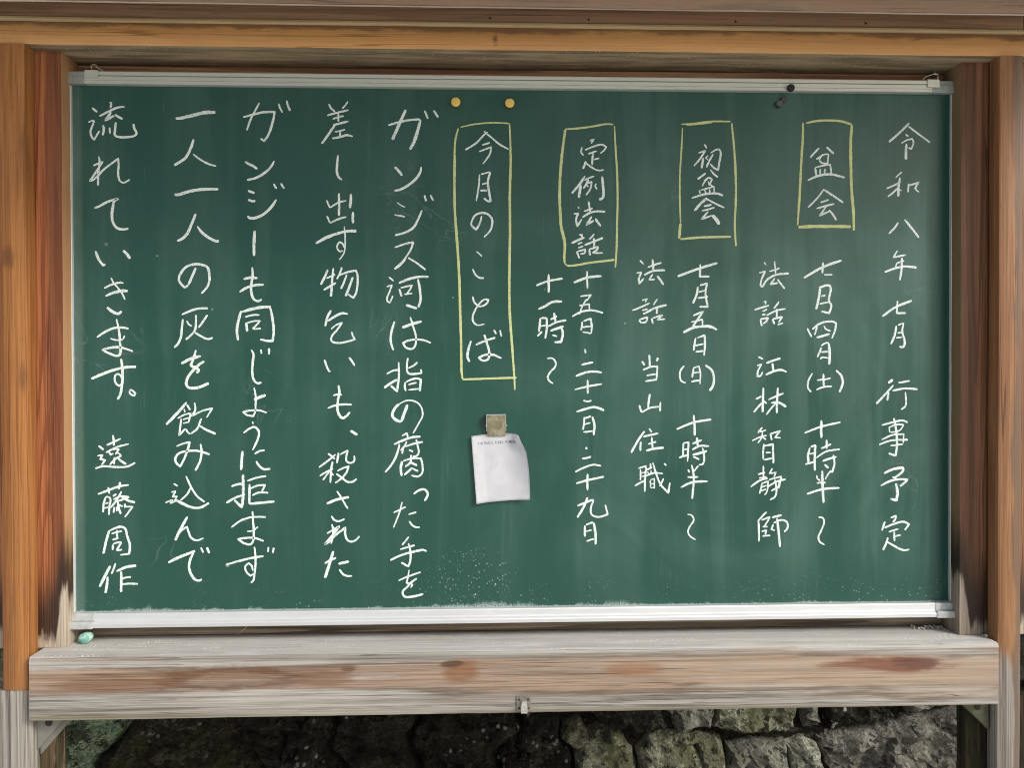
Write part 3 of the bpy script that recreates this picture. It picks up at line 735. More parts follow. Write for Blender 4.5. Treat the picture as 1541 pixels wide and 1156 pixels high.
def hanger(x0, x1, pts, shift):
    bm = bmesh.new(); box(bm, (x0, -0.0145, 1.9782), (x1, -0.0124, 1.9926), 0.0006)
    box(bm, (x0, -0.0123, 1.9922), (x1, 0.010, 1.9934), 0.0003)
    h = link('hanger_clip', bm, ALU, cb)
    bm = bmesh.new(); tube(bm, pts, 0.0011, 8); link('wire_loop', bm, WIRE, h, smooth=True)
hanger(-0.7675, -0.7450, [(-0.7735, 0.012, 1.9915), (-0.7735, 0.010, 1.9970), (-0.7690, 0.008, 2.0005), (-0.7630, 0.006, 2.0010), (-0.7655, 0.004, 2.0055), (-0.7620, 0.003, 2.0092),
        (-0.7570, 0.003, 2.0085), (-0.7530, 0.004, 2.0030), (-0.7460, 0.005, 2.0000), (-0.7420, 0.007, 1.9965), (-0.7410, 0.010, 1.9915)], 0)
hanger(0.7440, 0.7660, [(0.7460, 0.008, 1.9925), (0.7455, 0.004, 1.9985), (0.7490, 0.002, 2.0035), (0.7560, 0.001, 2.0055), (0.7640, 0.001, 2.0080), (0.7720, 0.001, 2.0075), (0.7735, 0.004, 2.0005), (0.7725, 0.008, 1.9925)], 0)
bm = bmesh.new(); lathe(bm, [(0.0005, -0.002), (0.0028, -0.001), (0.0028, 0.010), (0.0055, 0.0115), (0.0053, 0.0135), (0.003, 0.0146), (0.0004, 0.0149)], (0.7735, 0.0218, 2.0138), n=20)
sc_ = link('screw', bm, mat_plain('dull_zinc', (0.45, 0.44, 0.40), 0.4, 0.8), nb, 'cross head screw beside the hanger', smooth=True)
bm = bmesh.new()
box(bm, (0.7735 - 0.003, 0.0218 - 0.01535, 2.0133), (0.7735 + 0.003, 0.0218 - 0.01470, 2.0143))
box(bm, (0.7730, 0.0218 - 0.01545, 2.0108), (0.7740, 0.0218 - 0.01475, 2.0168))
link('cross_slot', bm, NAIL, sc_)

# ---------------------------------------------------------------- chalk writing
WHITE = mat_chalk('white_chalk', (0.78, 0.85, 0.82), (0.26, 0.38, 0.34))
YELLOW = mat_chalk('yellow_chalk', (0.62, 0.65, 0.30), (0.28, 0.36, 0.18))
INK = {
 'passage_e': '39:-7620,9253 -7526,9177;39:-7685,8992 -7618,9024 -7585,9015 -7628,8904 -7650,8831 -7629,8739 -7588,8685 -7492,8847;39:-7313,9351 -7288,9339 -7300,9247;45:-7491,9104 -7336,9186 -7173,9261 -7046,9277;45:-7286,9179 -7388,9031 -7228,9119;45:-7219,9137 -7156,9092 -7084,9056;45:-7425,8947 -7418,8879 -7439,8763;34:-7317,8907 -7310,8797;45:-7207,9000 -7221,8853 -7222,8770 -7158,8740 -7050,8735 -6859,8777 -6846,8810 -6882,8893 -6897,8975/41:-7508,8391 -7496,8318 -7516,8116 -7527,7868;41:-7606,8225 -7442,8296 -7570,8097 -7667,7953 -7635,7959 -7416,8163 -7170,8354 -7162,8229 -7172,8100 -7137,7953 -7082,7926 -6968,7982/49:-7593,7471 -7520,7497 -7366,7581 -7175,7643 -7239,7600 -7270,7490 -7286,7342 -7263,7204 -7206,7126 -7115,7095 -6997,7108/49:-7577,6706 -7527,6568 -7446,6449 -7406,6477;56:-7096,6717 -7028,6653 -6974,6570/38:-7431,6047 -7267,6123 -7177,6142 -7086,6137;53:-7410,5906 -7250,5970 -7123,5998 -7014,5998;34:-7308,6228 -7276,6155 -7177,6035 -7114,5943 -7066,5836;53:-7383,5703 -7307,5638 -7180,5592 -7129,5638/45:-7564,5169 -7419,5267 -7255,5335 -7128,5344 -7004,5322;30:-7329,5147 -7220,5119 -7111,5137 -7078,5202;45:-7221,5497 -7182,5313 -7162,5091 -7167,4860 -7186,4842 -7367,4888 -7466,4944 -7366,4975 -7185,4990 -7058,4962 -6934,4915/53:-7670,4427 -7479,4510 -7260,4589 -7078,4629 -6878,4644;49:-7146,4786 -7129,4666 -7119,4463 -7135,4297 -7163,4149 -7209,4057;38:-7126,4352 -7180,4297 -7235,4343 -7261,4436 -7234,4500 -7188,4509 -7143,4463 -7125,4371/34:-6999,4222 -6994,4167 -6918,4120 -6896,4167 -6972,4226 -6999,4222/38:-7551,3231 -7461,3157;38:-7571,3050 -7480,3064 -7522,2990 -7435,2971 -7499,2889;41:-7609,2825 -7490,2861 -7272,2850 -7054,2854 -6981,2885 -6904,2927;41:-7296,3424 -7279,3230;38:-7406,3240 -7269,3304 -7156,3359;38:-7420,3110 -7234,3202 -7015,3262;30:-7398,3138 -7334,3082;38:-7325,3156 -7234,3170 -7198,3164 -7253,3072;34:-7353,3063 -7289,3091;41:-7144,3053 -7235,3007 -7299,2952 -7354,2888;38:-7271,3026 -7281,2896;41:-7226,3026 -7163,2961 -7063,2895;30:-7216,3100 -7153,3062/45:-7567,2365 -7403,2425 -7202,2498 -7020,2528;38:-7384,2490 -7367,2369;41:-7174,2581 -7203,2451;38:-7425,2323 -7468,2194 -7478,2037;38:-7425,2323 -7358,2295 -7368,2138 -7379,1990;30:-7441,2194 -7377,2212;30:-7460,2111 -7387,2129;38:-7239,2368 -7303,2323;41:-7148,2414 -7259,2230 -7350,2119;38:-7295,2267 -7167,2321 -7021,2311;38:-7240,2229 -7058,2293 -7012,2311;45:-7149,2321 -7040,2246 -6913,2208;41:-7222,2229 -7205,2118 -7169,2006;34:-7278,2137 -7296,2026;34:-7241,2137 -7233,2053;34:-7204,2173 -7132,2136;38:-7105,2136 -6959,2134 -7097,1950;38:-7095,2191 -7096,2117/49:-7375,1712 -7427,1536 -7480,1300;45:-7375,1703 -7280,1748 -7171,1775 -7098,1747 -7063,1626 -7013,1440 -7028,1291 -7183,1271;34:-7332,1656 -7226,1683 -7144,1701;38:-7235,1720 -7236,1572;38:-7318,1545 -7209,1575;38:-7310,1461 -7319,1359;38:-7310,1470 -7209,1497 -7164,1497 -7210,1414 -7247,1358;34:-7247,1353 -7146,1367/56:-7358,1081 -7450,906 -7552,703;49:-7408,887 -7424,720 -7449,590;38:-7266,1127 -7304,1016 -7341,933;49:-7249,978 -7085,1051 -6899,1076;45:-7171,977 -7169,791 -7174,606;41:-7168,838 -7086,865 -6995,873;41:-7160,745 -7032,753 -6872,747',
 'passage_d': '64:-6157,9079 -6103,9078 -5865,9132 -5628,9189 -5454,9191/53:-5841,8708 -5887,8570 -5989,8375 -6089,8301 -6184,8241;38:-5851,8444 -5742,8359 -5597,8277 -5442,8230/56:-6180,7723 -6139,7716 -5965,7767 -5782,7805 -5600,7819 -5408,7820/53:-5812,7377 -5896,7174 -5970,7016 -6052,6933 -6144,6890;53:-5786,7156 -5714,7054 -5568,6944 -5441,6889 -5404,6898/49:-5818,6416 -5883,6259 -5953,6102;49:-5953,6102 -6016,6055 -6076,6120 -6117,6199 -6084,6314 -5992,6425 -5827,6477 -5699,6463 -5617,6426 -5581,6297 -5582,6167 -5628,6056 -5720,5954/45:-6070,5573 -5942,5631 -5795,5679 -5603,5688;45:-6052,5494 -6071,5331 -6091,5164 -6137,5063 -6205,4983;34:-5983,5464 -5952,5405 -5892,5364;41:-5823,5572 -5821,5424 -5843,5294 -5926,5192 -6003,5127;41:-5617,5575 -5678,5479 -5775,5340;41:-5844,5257 -5743,5192 -5606,5136 -5524,5160/56:-6085,4698 -5910,4785 -5736,4834;49:-5824,4942 -5874,4775 -5920,4668 -5875,4636 -5793,4599 -5784,4562 -5821,4534;53:-5677,4738 -5765,4682 -5912,4534 -5990,4405 -5996,4312 -5950,4266 -5822,4260 -5598,4345/53:-5992,4006 -6099,3877 -6356,3605;38:-5989,3960 -5934,3863;30:-6040,3886 -6026,3821;34:-6155,3716 -6026,3784 -5926,3802 -5963,3635;30:-6063,3691 -5954,3728;30:-6064,3626 -5972,3645;38:-6091,3710 -6110,3571 -6129,3413 -6019,3533;34:-6006,3524 -5983,3468 -5928,3431;38:-5857,4000 -5843,3867 -5908,3756 -5715,3848 -5541,3893 -5587,3819 -5642,3727;41:-5734,3718 -5762,3644 -5808,3532 -5919,3440;45:-5781,3588 -5680,3523 -5479,3429/45:-6176,3214 -6066,3260 -5947,3287 -5966,3204 -6031,3019 -6114,2852 -6178,2908 -6205,2983 -6140,3084 -5994,3126 -5811,3129 -5591,3063;45:-5755,3259 -5738,3110 -5766,2943 -5850,2776/34:-6232,2546 -6159,2496;34:-6276,2389 -6200,2407 -6255,2305 -6173,2314 -6200,2268;38:-6384,2204 -6255,2250 -6292,2194 -6201,2230;53:-6219,2259 -6073,2183 -5927,2117 -5780,2106 -5606,2194;38:-5934,2470 -5999,2350 -6118,2239;38:-6015,2681 -5925,2479 -5816,2311 -5688,2208/53:-5992,1951 -6094,1765 -6214,1525;41:-6214,1525 -6113,1691 -6002,1765 -5975,1671 -5930,1569 -5839,1521 -5707,1561/53:-6336,1126 -6171,1208 -5858,1331;49:-5886,1308 -5951,1169 -5970,1038 -5934,908 -5862,814 -5788,794 -5742,822;38:-5757,1390 -5721,1297;41:-5656,1393 -5611,1286',
 'passage_c': '45:-4965,9109 -4782,9160 -4580,9205 -4406,9210 -4434,9062 -4527,8784 -4597,8687 -4656,8731;38:-4675,9370 -4763,9207 -4838,9058 -4903,8873;38:-4337,9359 -4304,9266 -4264,9197;45:-4193,9415 -4166,9314 -4130,9227/45:-4937,8315 -4842,8260 -4787,8236 -4718,8181;49:-4419,8331 -4475,8229 -4604,8108 -4751,8024 -4902,7986/45:-4885,7797 -4768,7750;45:-4886,7634 -4827,7613 -4754,7613;41:-4431,7924 -4382,7832;41:-4302,7934 -4242,7838/53:-4383,7641 -4479,7501 -4608,7380 -4737,7318 -4847,7305 -4898,7336/56:-4771,7083 -4785,6870 -4787,6625/49:-4972,6212 -4853,6240 -4724,6231;53:-5047,5980 -4927,6054 -4780,6101 -4615,6114;49:-4819,6425 -4812,6277 -4839,6110 -4832,5943 -4791,5850 -4717,5817 -4653,5851/49:-5018,5644 -5068,5473 -5097,5288 -5079,5112;53:-5003,5622 -4856,5668 -4672,5706 -4488,5715;49:-4507,5715 -4467,5511 -4444,5288 -4464,5102 -4547,5102 -4684,5130;38:-4949,5533 -4820,5566 -4691,5570;45:-4934,5436 -4913,5269;38:-4935,5421 -4802,5455 -4688,5464 -4747,5390 -4821,5325;38:-4812,5316 -4665,5325/45:-4845,4944 -4809,4879 -4821,4712 -4829,4526 -4808,4415 -4735,4340 -4665,4359;34:-4672,4950 -4662,4870;41:-4532,4972 -4529,4860/38:-4799,4264 -4773,4119 -4773,3970 -4783,3822 -4821,3747 -4940,3776 -4998,3826 -4866,3850 -4719,3853 -4572,3811;56:-4801,4045 -4699,4091 -4588,4128/56:-4834,3626 -4812,3632;45:-4988,3450 -4886,3524 -4794,3552 -4721,3477 -4731,3356 -4787,3226 -4829,3137/49:-5008,3125 -5027,2948 -5037,2781;41:-4793,3068 -4723,3114 -4612,3136;45:-4770,2937 -4715,2853 -4632,2793 -4513,2800/53:-5005,2697 -5002,2445 -5019,2166 -5032,2110 -5160,2241;45:-5208,2488 -5094,2524 -4974,2529;41:-5302,2190 -5150,2279 -4966,2342;38:-4928,2584 -4762,2639 -4587,2670;45:-4888,2528 -4893,2351 -4894,2169;41:-4877,2444 -4744,2499 -4615,2508 -4634,2461 -4671,2396;38:-4841,2323 -4727,2369 -4552,2367;49:-4894,2169 -4691,2186 -4442,2208/38:-5218,1748 -5061,1862 -4913,1917 -4747,1934 -4600,1929;30:-4937,1675 -4841,1683 -4739,1757;41:-4839,2037 -4831,1860 -4819,1655 -4833,1496 -4879,1441 -4989,1460 -5099,1536 -4971,1554 -4805,1552 -4639,1494/45:-5308,1078 -5065,1144 -4880,1189 -4641,1224;41:-4809,1397 -4792,1225 -4793,1057 -4812,889 -4837,778 -4874,750;38:-4818,908 -4882,871 -4955,947 -4973,1040 -4918,1100 -4863,1058 -4836,964;34:-4557,1391 -4566,1298;38:-4465,1381 -4484,1282',
 'passage_b': '41:-3442,9364 -3402,9284 -3332,9220;30:-3102,9408 -3153,9333 -3203,9281;38:-3473,9154 -3310,9202 -3088,9256;34:-3375,9090 -3274,9128 -3172,9148;38:-3273,9211 -3274,9045;41:-3370,8983 -3237,9017 -3093,9056;45:-3339,8979 -3441,8830 -3571,8647;34:-3339,8864 -3247,8878 -3154,8907;34:-3238,8869 -3247,8757;41:-3386,8741 -3220,8776 -3127,8805 -3016,8782/45:-3282,8445 -3299,8275 -3297,8108 -3260,8034 -3208,8000/34:-3487,7633 -3432,7497;34:-3432,7497 -3280,7591 -3136,7629;45:-3270,7758 -3266,7545 -3272,7350;49:-3054,7747 -3058,7620 -3077,7494;34:-3485,7349 -3430,7224;38:-3430,7224 -3282,7294 -3137,7337;49:-3018,7425 -3019,7221/56:-3686,6856 -3505,6958 -3301,7034 -3135,7077 -2959,7081;30:-3177,7164 -3163,7025 -3163,6839 -3183,6690 -3266,6563;34:-3201,6727 -3266,6718 -3306,6801 -3265,6885 -3210,6857 -3182,6783/45:-3471,6388 -3545,6224 -3601,6116;38:-3499,6228 -3341,6299;45:-3374,6414 -3397,6187 -3421,5899;45:-3550,6019 -3453,6075 -3327,6150;38:-3221,6429 -3267,6299 -3314,6215;41:-3286,6280 -3138,6336 -2971,6374 -2943,6281 -2944,6132 -2973,5964 -3019,5875 -3112,5945;38:-3134,6299 -3175,6187 -3241,6038;45:-3027,6253 -3083,6095 -3158,5908/49:-3418,5656 -3484,5530 -3527,5366;45:-3475,5464 -3308,5567 -3215,5601 -3119,5586;38:-3420,5315 -3327,5390 -3225,5427 -3309,5306 -3411,5176 -3412,5101 -3291,5064 -3162,5082 -2995,5129 -3031,5194 -3053,5269/41:-3543,4762 -3506,4654 -3460,4551 -3433,4561;41:-3102,4806 -3052,4737 -2997,4649/38:-3388,4115 -3296,4137 -3231,4124;41:-3486,3887 -3352,3937 -3204,3956 -3055,3949;49:-3295,4301 -3277,4189 -3305,4021 -3315,3872 -3279,3760 -3227,3707 -3158,3741 -3089,3819/53:-3080,3482 -2956,3403/38:-3486,3070 -3360,2966;41:-3347,3054 -3486,2939 -3650,2818;41:-3403,2929 -3431,2789 -3447,2537;38:-3639,2663 -3506,2743 -3394,2792;34:-3459,2752 -3515,2677 -3580,2588;34:-3432,2714 -3385,2676;41:-3300,3087 -3329,2891;38:-3272,3050 -3133,3120 -3161,2993 -3152,2927 -3097,2895 -3022,2927 -3016,3030;38:-3320,2751 -3209,2806 -3116,2834 -3153,2731 -3247,2619 -3358,2536;41:-3339,2704 -3228,2619 -3135,2553 -3043,2558 -2972,2608/53:-3512,2163 -3341,2231 -3109,2279;38:-3331,2390 -3267,2296 -3193,2164 -3134,2066;38:-3429,1941 -3380,1866 -3306,1843 -3190,1883/45:-3421,1792 -3399,1660 -3437,1436;45:-3511,1624 -3380,1698 -3287,1749 -3418,1586 -3549,1428 -3511,1446 -3344,1604 -3185,1724 -3186,1621 -3149,1508 -3084,1470 -3010,1488 -2926,1572/56:-3397,1305 -3467,1080 -3551,819;45:-3554,1081 -3439,1146 -3346,1182;49:-3309,1069 -3114,1110;41:-3295,970 -3217,875 -3143,848 -3059,851',
 'passage_a': '41:-2382,8988 -2224,9036 -2039,9080 -1815,9101;60:-2066,9269 -2169,9045 -2309,8728;60:-1801,9095 -1853,8899 -1919,8694 -1994,8554;38:-1726,9258 -1667,9109;45:-1564,9259 -1484,9135/53:-2268,8241 -2200,8171 -2135,8082;49:-1790,8244 -1809,8155 -1894,8024 -2043,7902 -2173,7832 -2275,7813/26:-2230,7603 -2156,7547 -2078,7516;38:-1736,7736 -1705,7624;38:-1630,7737 -1578,7634/30:-2277,7375 -2086,7342;45:-1780,7461 -1859,7283 -1934,7153 -2064,7068 -2269,7006/38:-2274,6788 -2084,6854 -1938,6888 -1991,6742 -2103,6574;53:-2066,6611 -2159,6499 -2281,6396;38:-2038,6607 -1880,6509 -1717,6384/34:-2383,6256 -2295,6181;34:-2421,6079 -2328,6107 -2375,5976 -2413,5883 -2407,5817 -2367,5789 -2310,5920;49:-2202,6144 -2049,6210 -1862,6257 -1667,6261;49:-1859,6220 -1826,6033 -1817,5827 -1855,5706;56:-2078,5752 -1874,5687;41:-2198,6042 -2152,5902;38:-2170,6060 -1965,6107 -2012,6014 -2059,5958;34:-2106,5943 -1957,5962/45:-2284,5455 -2341,5253 -2351,5085 -2305,4931;56:-2145,5342 -1977,5402 -1791,5455;41:-1999,5533 -1949,5365 -1894,5140 -1941,4972 -1997,4954 -2090,4991 -2131,5062 -2053,5103 -1866,5125 -1754,5112 -1628,5062/41:-2212,4720 -2208,4468 -2242,4187 -2354,4290;38:-2427,4505 -2315,4561 -2204,4580;49:-2475,4253 -2354,4337 -2242,4402;41:-2045,4795 -2064,4617 -2036,4514 -1943,4501 -1803,4519 -1812,4588;38:-2036,4608 -1943,4654 -1868,4714;41:-2093,4355 -2102,4261 -2084,4196;45:-2083,4355 -1981,4402 -1887,4420 -1813,4401 -1823,4298 -1832,4186;34:-2037,4308 -1888,4345;34:-2037,4214 -1944,4224 -1832,4233/56:-2053,3952 -2113,3793 -2170,3634;53:-2170,3634 -2263,3672 -2328,3747 -2290,3869 -2206,3962;34:-2206,3962 -2075,4018 -1963,4018 -1852,3961 -1796,3867 -1787,3736 -1834,3642 -1956,3427/34:-2156,3379 -2068,3431 -2050,3356;45:-2302,3227 -2134,3301 -1966,3356 -1820,3365;41:-2199,3235 -2247,3058 -2340,2871 -2462,2722;38:-2069,3282 -2116,3188 -2181,3113;41:-2134,3188 -2153,3057;41:-2097,3188 -1929,3243 -1779,3271;38:-1901,3318 -1873,3187 -1855,3093 -1892,3018 -1967,3009;38:-2032,3131 -1957,3093;49:-2154,2926 -2182,2795 -2164,2654;41:-2135,2926 -1967,2972 -1818,2971 -1790,2849 -1800,2698 -1875,2643 -1987,2662;45:-1995,3037 -2005,2906 -2098,2822;45:-2005,2897 -1884,2840;41:-1977,2803 -2043,2738 -2117,2672;38:-1977,2793 -1865,2736/45:-1951,2324 -1857,2389 -1754,2407 -1698,2341 -1708,2275 -1755,2201/34:-2157,2185 -2213,1979 -2317,1718;34:-2310,1990 -2194,2045 -2092,2095;34:-2042,1956 -1900,1996;38:-2036,1837 -1981,1762 -1915,1723 -1837,1723/38:-2037,1555 -2103,1471 -2163,1397;38:-2197,1322 -2066,1358 -1932,1395;45:-2375,1127 -2197,1209 -2010,1264 -1861,1296 -1786,1309 -1715,1280;41:-2047,1433 -2010,1264 -2020,1095 -2049,1010 -2179,1081/38:-2227,755 -2068,823 -1825,905;34:-2036,954 -2059,813 -2087,710 -1994,690 -1985,662 -2013,624;45:-1896,792 -1975,737 -2087,625 -2153,551 -2125,466 -2013,455 -1779,505',
 'heading_d': '38:-588,8882 -641,8844 -810,8675 -997,8556;38:-659,8895 -510,8771 -360,8651 -211,8573;34:-694,8648 -551,8690;34:-748,8526 -533,8612 -548,8500 -680,8303/34:-742,8115 -752,7938 -803,7629;30:-718,8116 -545,8160;45:-549,8154 -591,7976 -569,7789 -541,7640 -579,7630 -666,7686;34:-696,7938 -615,7961;38:-728,7822 -606,7823/41:-705,7364 -739,7233 -805,7116 -889,7194 -888,7251 -813,7382 -701,7420 -607,7402 -523,7318 -514,7234 -552,7102 -664,6980/30:-800,6718 -750,6681 -699,6630;38:-872,6405 -816,6297 -741,6244 -666,6241/41:-870,5907 -846,5810 -771,5725;38:-780,5725 -687,5735 -602,5800 -583,5847 -658,5851 -761,5763 -846,5622 -874,5529 -865,5454 -800,5388 -734,5388 -659,5407/49:-904,5106 -951,4952 -970,4821 -933,4718;41:-820,5027 -651,5102 -463,5158;49:-665,5215 -613,5046 -576,4821 -614,4755 -708,4746 -764,4793 -670,4840 -520,4849 -351,4783;34:-491,5299 -448,5224;34:-378,5299 -350,5177',
 'box_d': '30:-1080,8966 -809,9024 -472,9051 -210,9041;41:-1123,8943 -1174,8737 -1194,8364 -1195,7898 -1187,7420 -1160,6964 -1116,6310 -1099,5655 -1085,5093 -1074,4530 -1061,4408/49:-1184,8458 -1195,7898 -1187,7420 -1155,6964 -1116,6310 -1099,5655 -1085,5093 -1080,4530;49:-195,9035 -177,8465 -194,7717 -191,7155 -207,6218 -202,5655 -153,4904 -117,4378 -112,4208;41:-1061,4402 -821,4407 -446,4420 -79,4430;26:-195,9041 -192,8465',
 'heading_c': '34:1260,8735 1339,8768 1288,8689;34:1123,8627 1104,8537 1146,8472;34:1174,8571 1335,8636 1486,8671 1566,8631 1533,8578 1458,8512;34:1231,8501 1392,8554;41:1325,8520 1306,8295;30:1335,8398 1439,8427;45:1193,8369 1136,8228;34:1184,8341 1297,8257 1410,8205 1520,8212/45:1174,8097 1079,7955 933,7782;53:1098,7937 1060,7702;34:1164,8022 1259,8069 1344,8098;38:1240,8031 1145,7871;34:1183,7956 1296,7994 1277,7881 1192,7749;30:1202,7937 1240,7900;34:1381,7967 1362,7919 1395,7860;53:1486,8093 1504,7902 1495,7704 1428,7672/30:1041,7542 1069,7508;41:965,7410 1050,7420 1012,7317 1031,7185 1116,7317;38:1239,7637 1277,7431;38:1154,7458 1315,7515;41:1125,7345 1258,7430 1409,7459 1545,7451;41:1296,7365 1201,7214 1333,7290;45:1362,7328 1466,7187/34:1068,7029 1125,7029 1106,6973;45:926,6875 1049,6935 1163,6983;34:1040,6860 1125,6894;34:1049,6794 1144,6826;41:1021,6728 1068,6601;38:1030,6728 1181,6766 1162,6701 1087,6681;34:1342,7049 1305,7002 1248,6945;41:1163,6842 1333,6908 1503,6978;41:1333,6974 1342,6861 1333,6805;41:1248,6767 1266,6654;38:1248,6767 1408,6814 1399,6767 1314,6710;34:1304,6707 1503,6702',
 'heading_b': '34:3362,8694 3410,8619;38:3251,8533 3381,8572 3286,8430 3171,8293;45:3343,8449 3314,8251;30:3438,8488 3381,8440;26:3381,8449 3438,8403;41:3477,8535 3629,8602 3658,8574 3639,8357 3620,8225 3543,8262 3477,8337;41:3524,8516 3457,8393 3400,8270/41:3391,8166 3238,8052;38:3477,8233 3534,8158 3614,8092;30:3438,8082 3362,7996 3324,7921;34:3352,8025 3457,8082 3505,8054 3477,7959 3553,7913;30:3438,8016 3458,7940;30:3267,7854 3286,7788;30:3286,7854 3438,7893 3543,7922 3544,7809;30:3362,7874 3391,7808;30:3458,7874 3467,7808;45:3129,7708 3324,7770 3515,7799 3630,7790 3710,7757/53:3419,7714 3305,7619 3181,7476;38:3410,7695 3572,7611 3735,7536;38:3353,7562 3496,7591;38:3314,7477 3553,7541;38:3438,7468 3314,7326 3505,7393;68:3515,7402 3601,7299 3639,7227',
 'heading_a': '41:5495,8644 5322,8462;41:5630,8664 5771,8536;34:5562,8530 5486,8416;34:5437,8435 5601,8527 5669,8527 5650,8360 5543,8369 5495,8416;38:5418,8283 5438,8141;34:5418,8283 5582,8322 5698,8342 5717,8190 5708,8129;34:5515,8255 5515,8160;34:5601,8265 5592,8170;45:5278,8045 5467,8128 5698,8162 5833,8138 5969,8101/34:5587,7890 5467,7733 5284,7546;41:5587,7876 5776,7754 5946,7641;38:5516,7639 5670,7693;38:5444,7528 5776,7617;38:5632,7582 5506,7401 5699,7488;41:5680,7507 5757,7412 5816,7317',
 'date_title': '45:7178,9114 7033,8970 6791,8758;38:7159,9056 7324,8934 7568,8759;34:7107,8908 7159,8866;34:7024,8736 7130,8799 7237,8825 7257,8753 7218,8638 7160,8657;53:7127,8733 7116,8438/30:7044,8214 6922,8103;34:6748,7902 7016,8018;49:7006,8113 6977,7932 6974,7761;38:6958,7913 6880,7836 6774,7750;26:6987,7894 7036,7866;38:7171,8000 7156,7838;38:7171,7962 7356,8020 7298,7906 7366,7839;30:7269,7915 7317,7915/38:6975,7280 6901,7175 6795,7070;45:7091,7338 7212,7195 7365,7001/38:6961,6765 6883,6637 7116,6684;34:6942,6527 7087,6575;34:6951,6536 6922,6451;45:6719,6364 6903,6431 7097,6470 7321,6448;45:7043,6632 7039,6432 7005,6212/49:6676,5544 6905,5706 7232,5840;41:6963,5840 6948,5607 7123,5607/45:6945,5376 6906,5184 6838,5032;34:6974,5385 7090,5423;49:7081,5418 7052,5280 7091,5127 7097,5031 7053,4974 7000,4993;30:6964,5242 7042,5251;30:6935,5150 7052,5165/53:6791,4315 6879,4378;45:6889,4276 6753,4124 6569,3933;45:6802,4152 6773,3990;38:6976,4320 7200,4358;45:6870,4171 7103,4213 7347,4199;41:7113,4151 7127,3998 7114,3883 7030,3822/41:6673,3535 6891,3591 7066,3619 7163,3586;34:6813,3515 6823,3400;34:6823,3496 6930,3543 7086,3542 7008,3437 6833,3400;38:6667,3263 6872,3352 7086,3370 7077,3207;38:6619,3175 6833,3247 7164,3264;34:6833,3155 7077,3184;45:6900,3668 6940,3476 6960,3150 6935,2968 6804,3013/49:6718,2644 6893,2719 7068,2747 7078,2699 6913,2556;30:6874,2576 6952,2556;45:6656,2414 6835,2499 7010,2532 7162,2526 7098,2459 7020,2402;53:6942,2460 6972,2287 6953,2143 6840,2169/38:6846,1817 6944,1854 6938,1801 6885,1734;41:6739,1754 6681,1582;41:6730,1634 6915,1705 7090,1742 7192,1693 7110,1584;34:6808,1552 6993,1608;41:6911,1561 6919,1378;38:6925,1474 7032,1493;45:6794,1456 6760,1342 6701,1217;41:6769,1380 6916,1292 7092,1214 7199,1226',
 'schedule_a': '49:5209,6252 5546,6447 5914,6581;41:5569,6546 5556,6333;30:5585,6314 5744,6314/49:5518,6086 5489,5895 5441,5676;45:5489,6076 5682,6114 5702,6095 5683,5819 5721,5762 5683,5606 5538,5639;34:5528,5918 5615,5934;34:5499,5777 5673,5810/41:5274,5328 5359,5166;41:5370,5309 5509,5414 5741,5452 5815,5423 5790,5280 5732,5137;38:5461,5357 5413,5204;34:5583,5376 5626,5309 5713,5277;45:5448,5157 5693,5227/41:5539,4976 5462,4795;34:5529,5004 5645,5061 5684,5042;53:5674,5042 5694,4861 5685,4661;34:5510,4890 5665,4899;34:5520,4757 5539,4785 5684,4775/41:5375,4503 5298,4366 5289,4233 5347,4153;34:5453,4370 5714,4407;45:5578,4490 5585,4251;38:5444,4194 5569,4242 5739,4260;49:5811,4556 5917,4441 5937,4308 5875,4151/41:5226,3398 5532,3511 5900,3595;53:5541,3635 5542,3301/49:5329,3130 5291,2987 5300,2854;49:5339,3140 5426,3168 5416,2948 5417,2700;30:5320,3006 5416,3034;41:5239,2820 5436,2872;49:5638,3276 5639,3100;41:5532,3110 5726,3195;38:5445,2939 5629,3052 5891,3095;45:5562,2875 5823,2956;45:5765,2994 5785,2832 5746,2679 5688,2679;45:5600,2817 5672,2746/34:5452,2623 5471,2547 5523,2518;34:5707,2689 5659,2622 5611,2536;38:5452,2471 5620,2479;53:5556,2699 5562,2451 5582,2106;45:5272,2271 5553,2355 5882,2381/41:5486,1842 5573,1822 5592,1755 5535,1583 5486,1469 5516,1382 5603,1330',
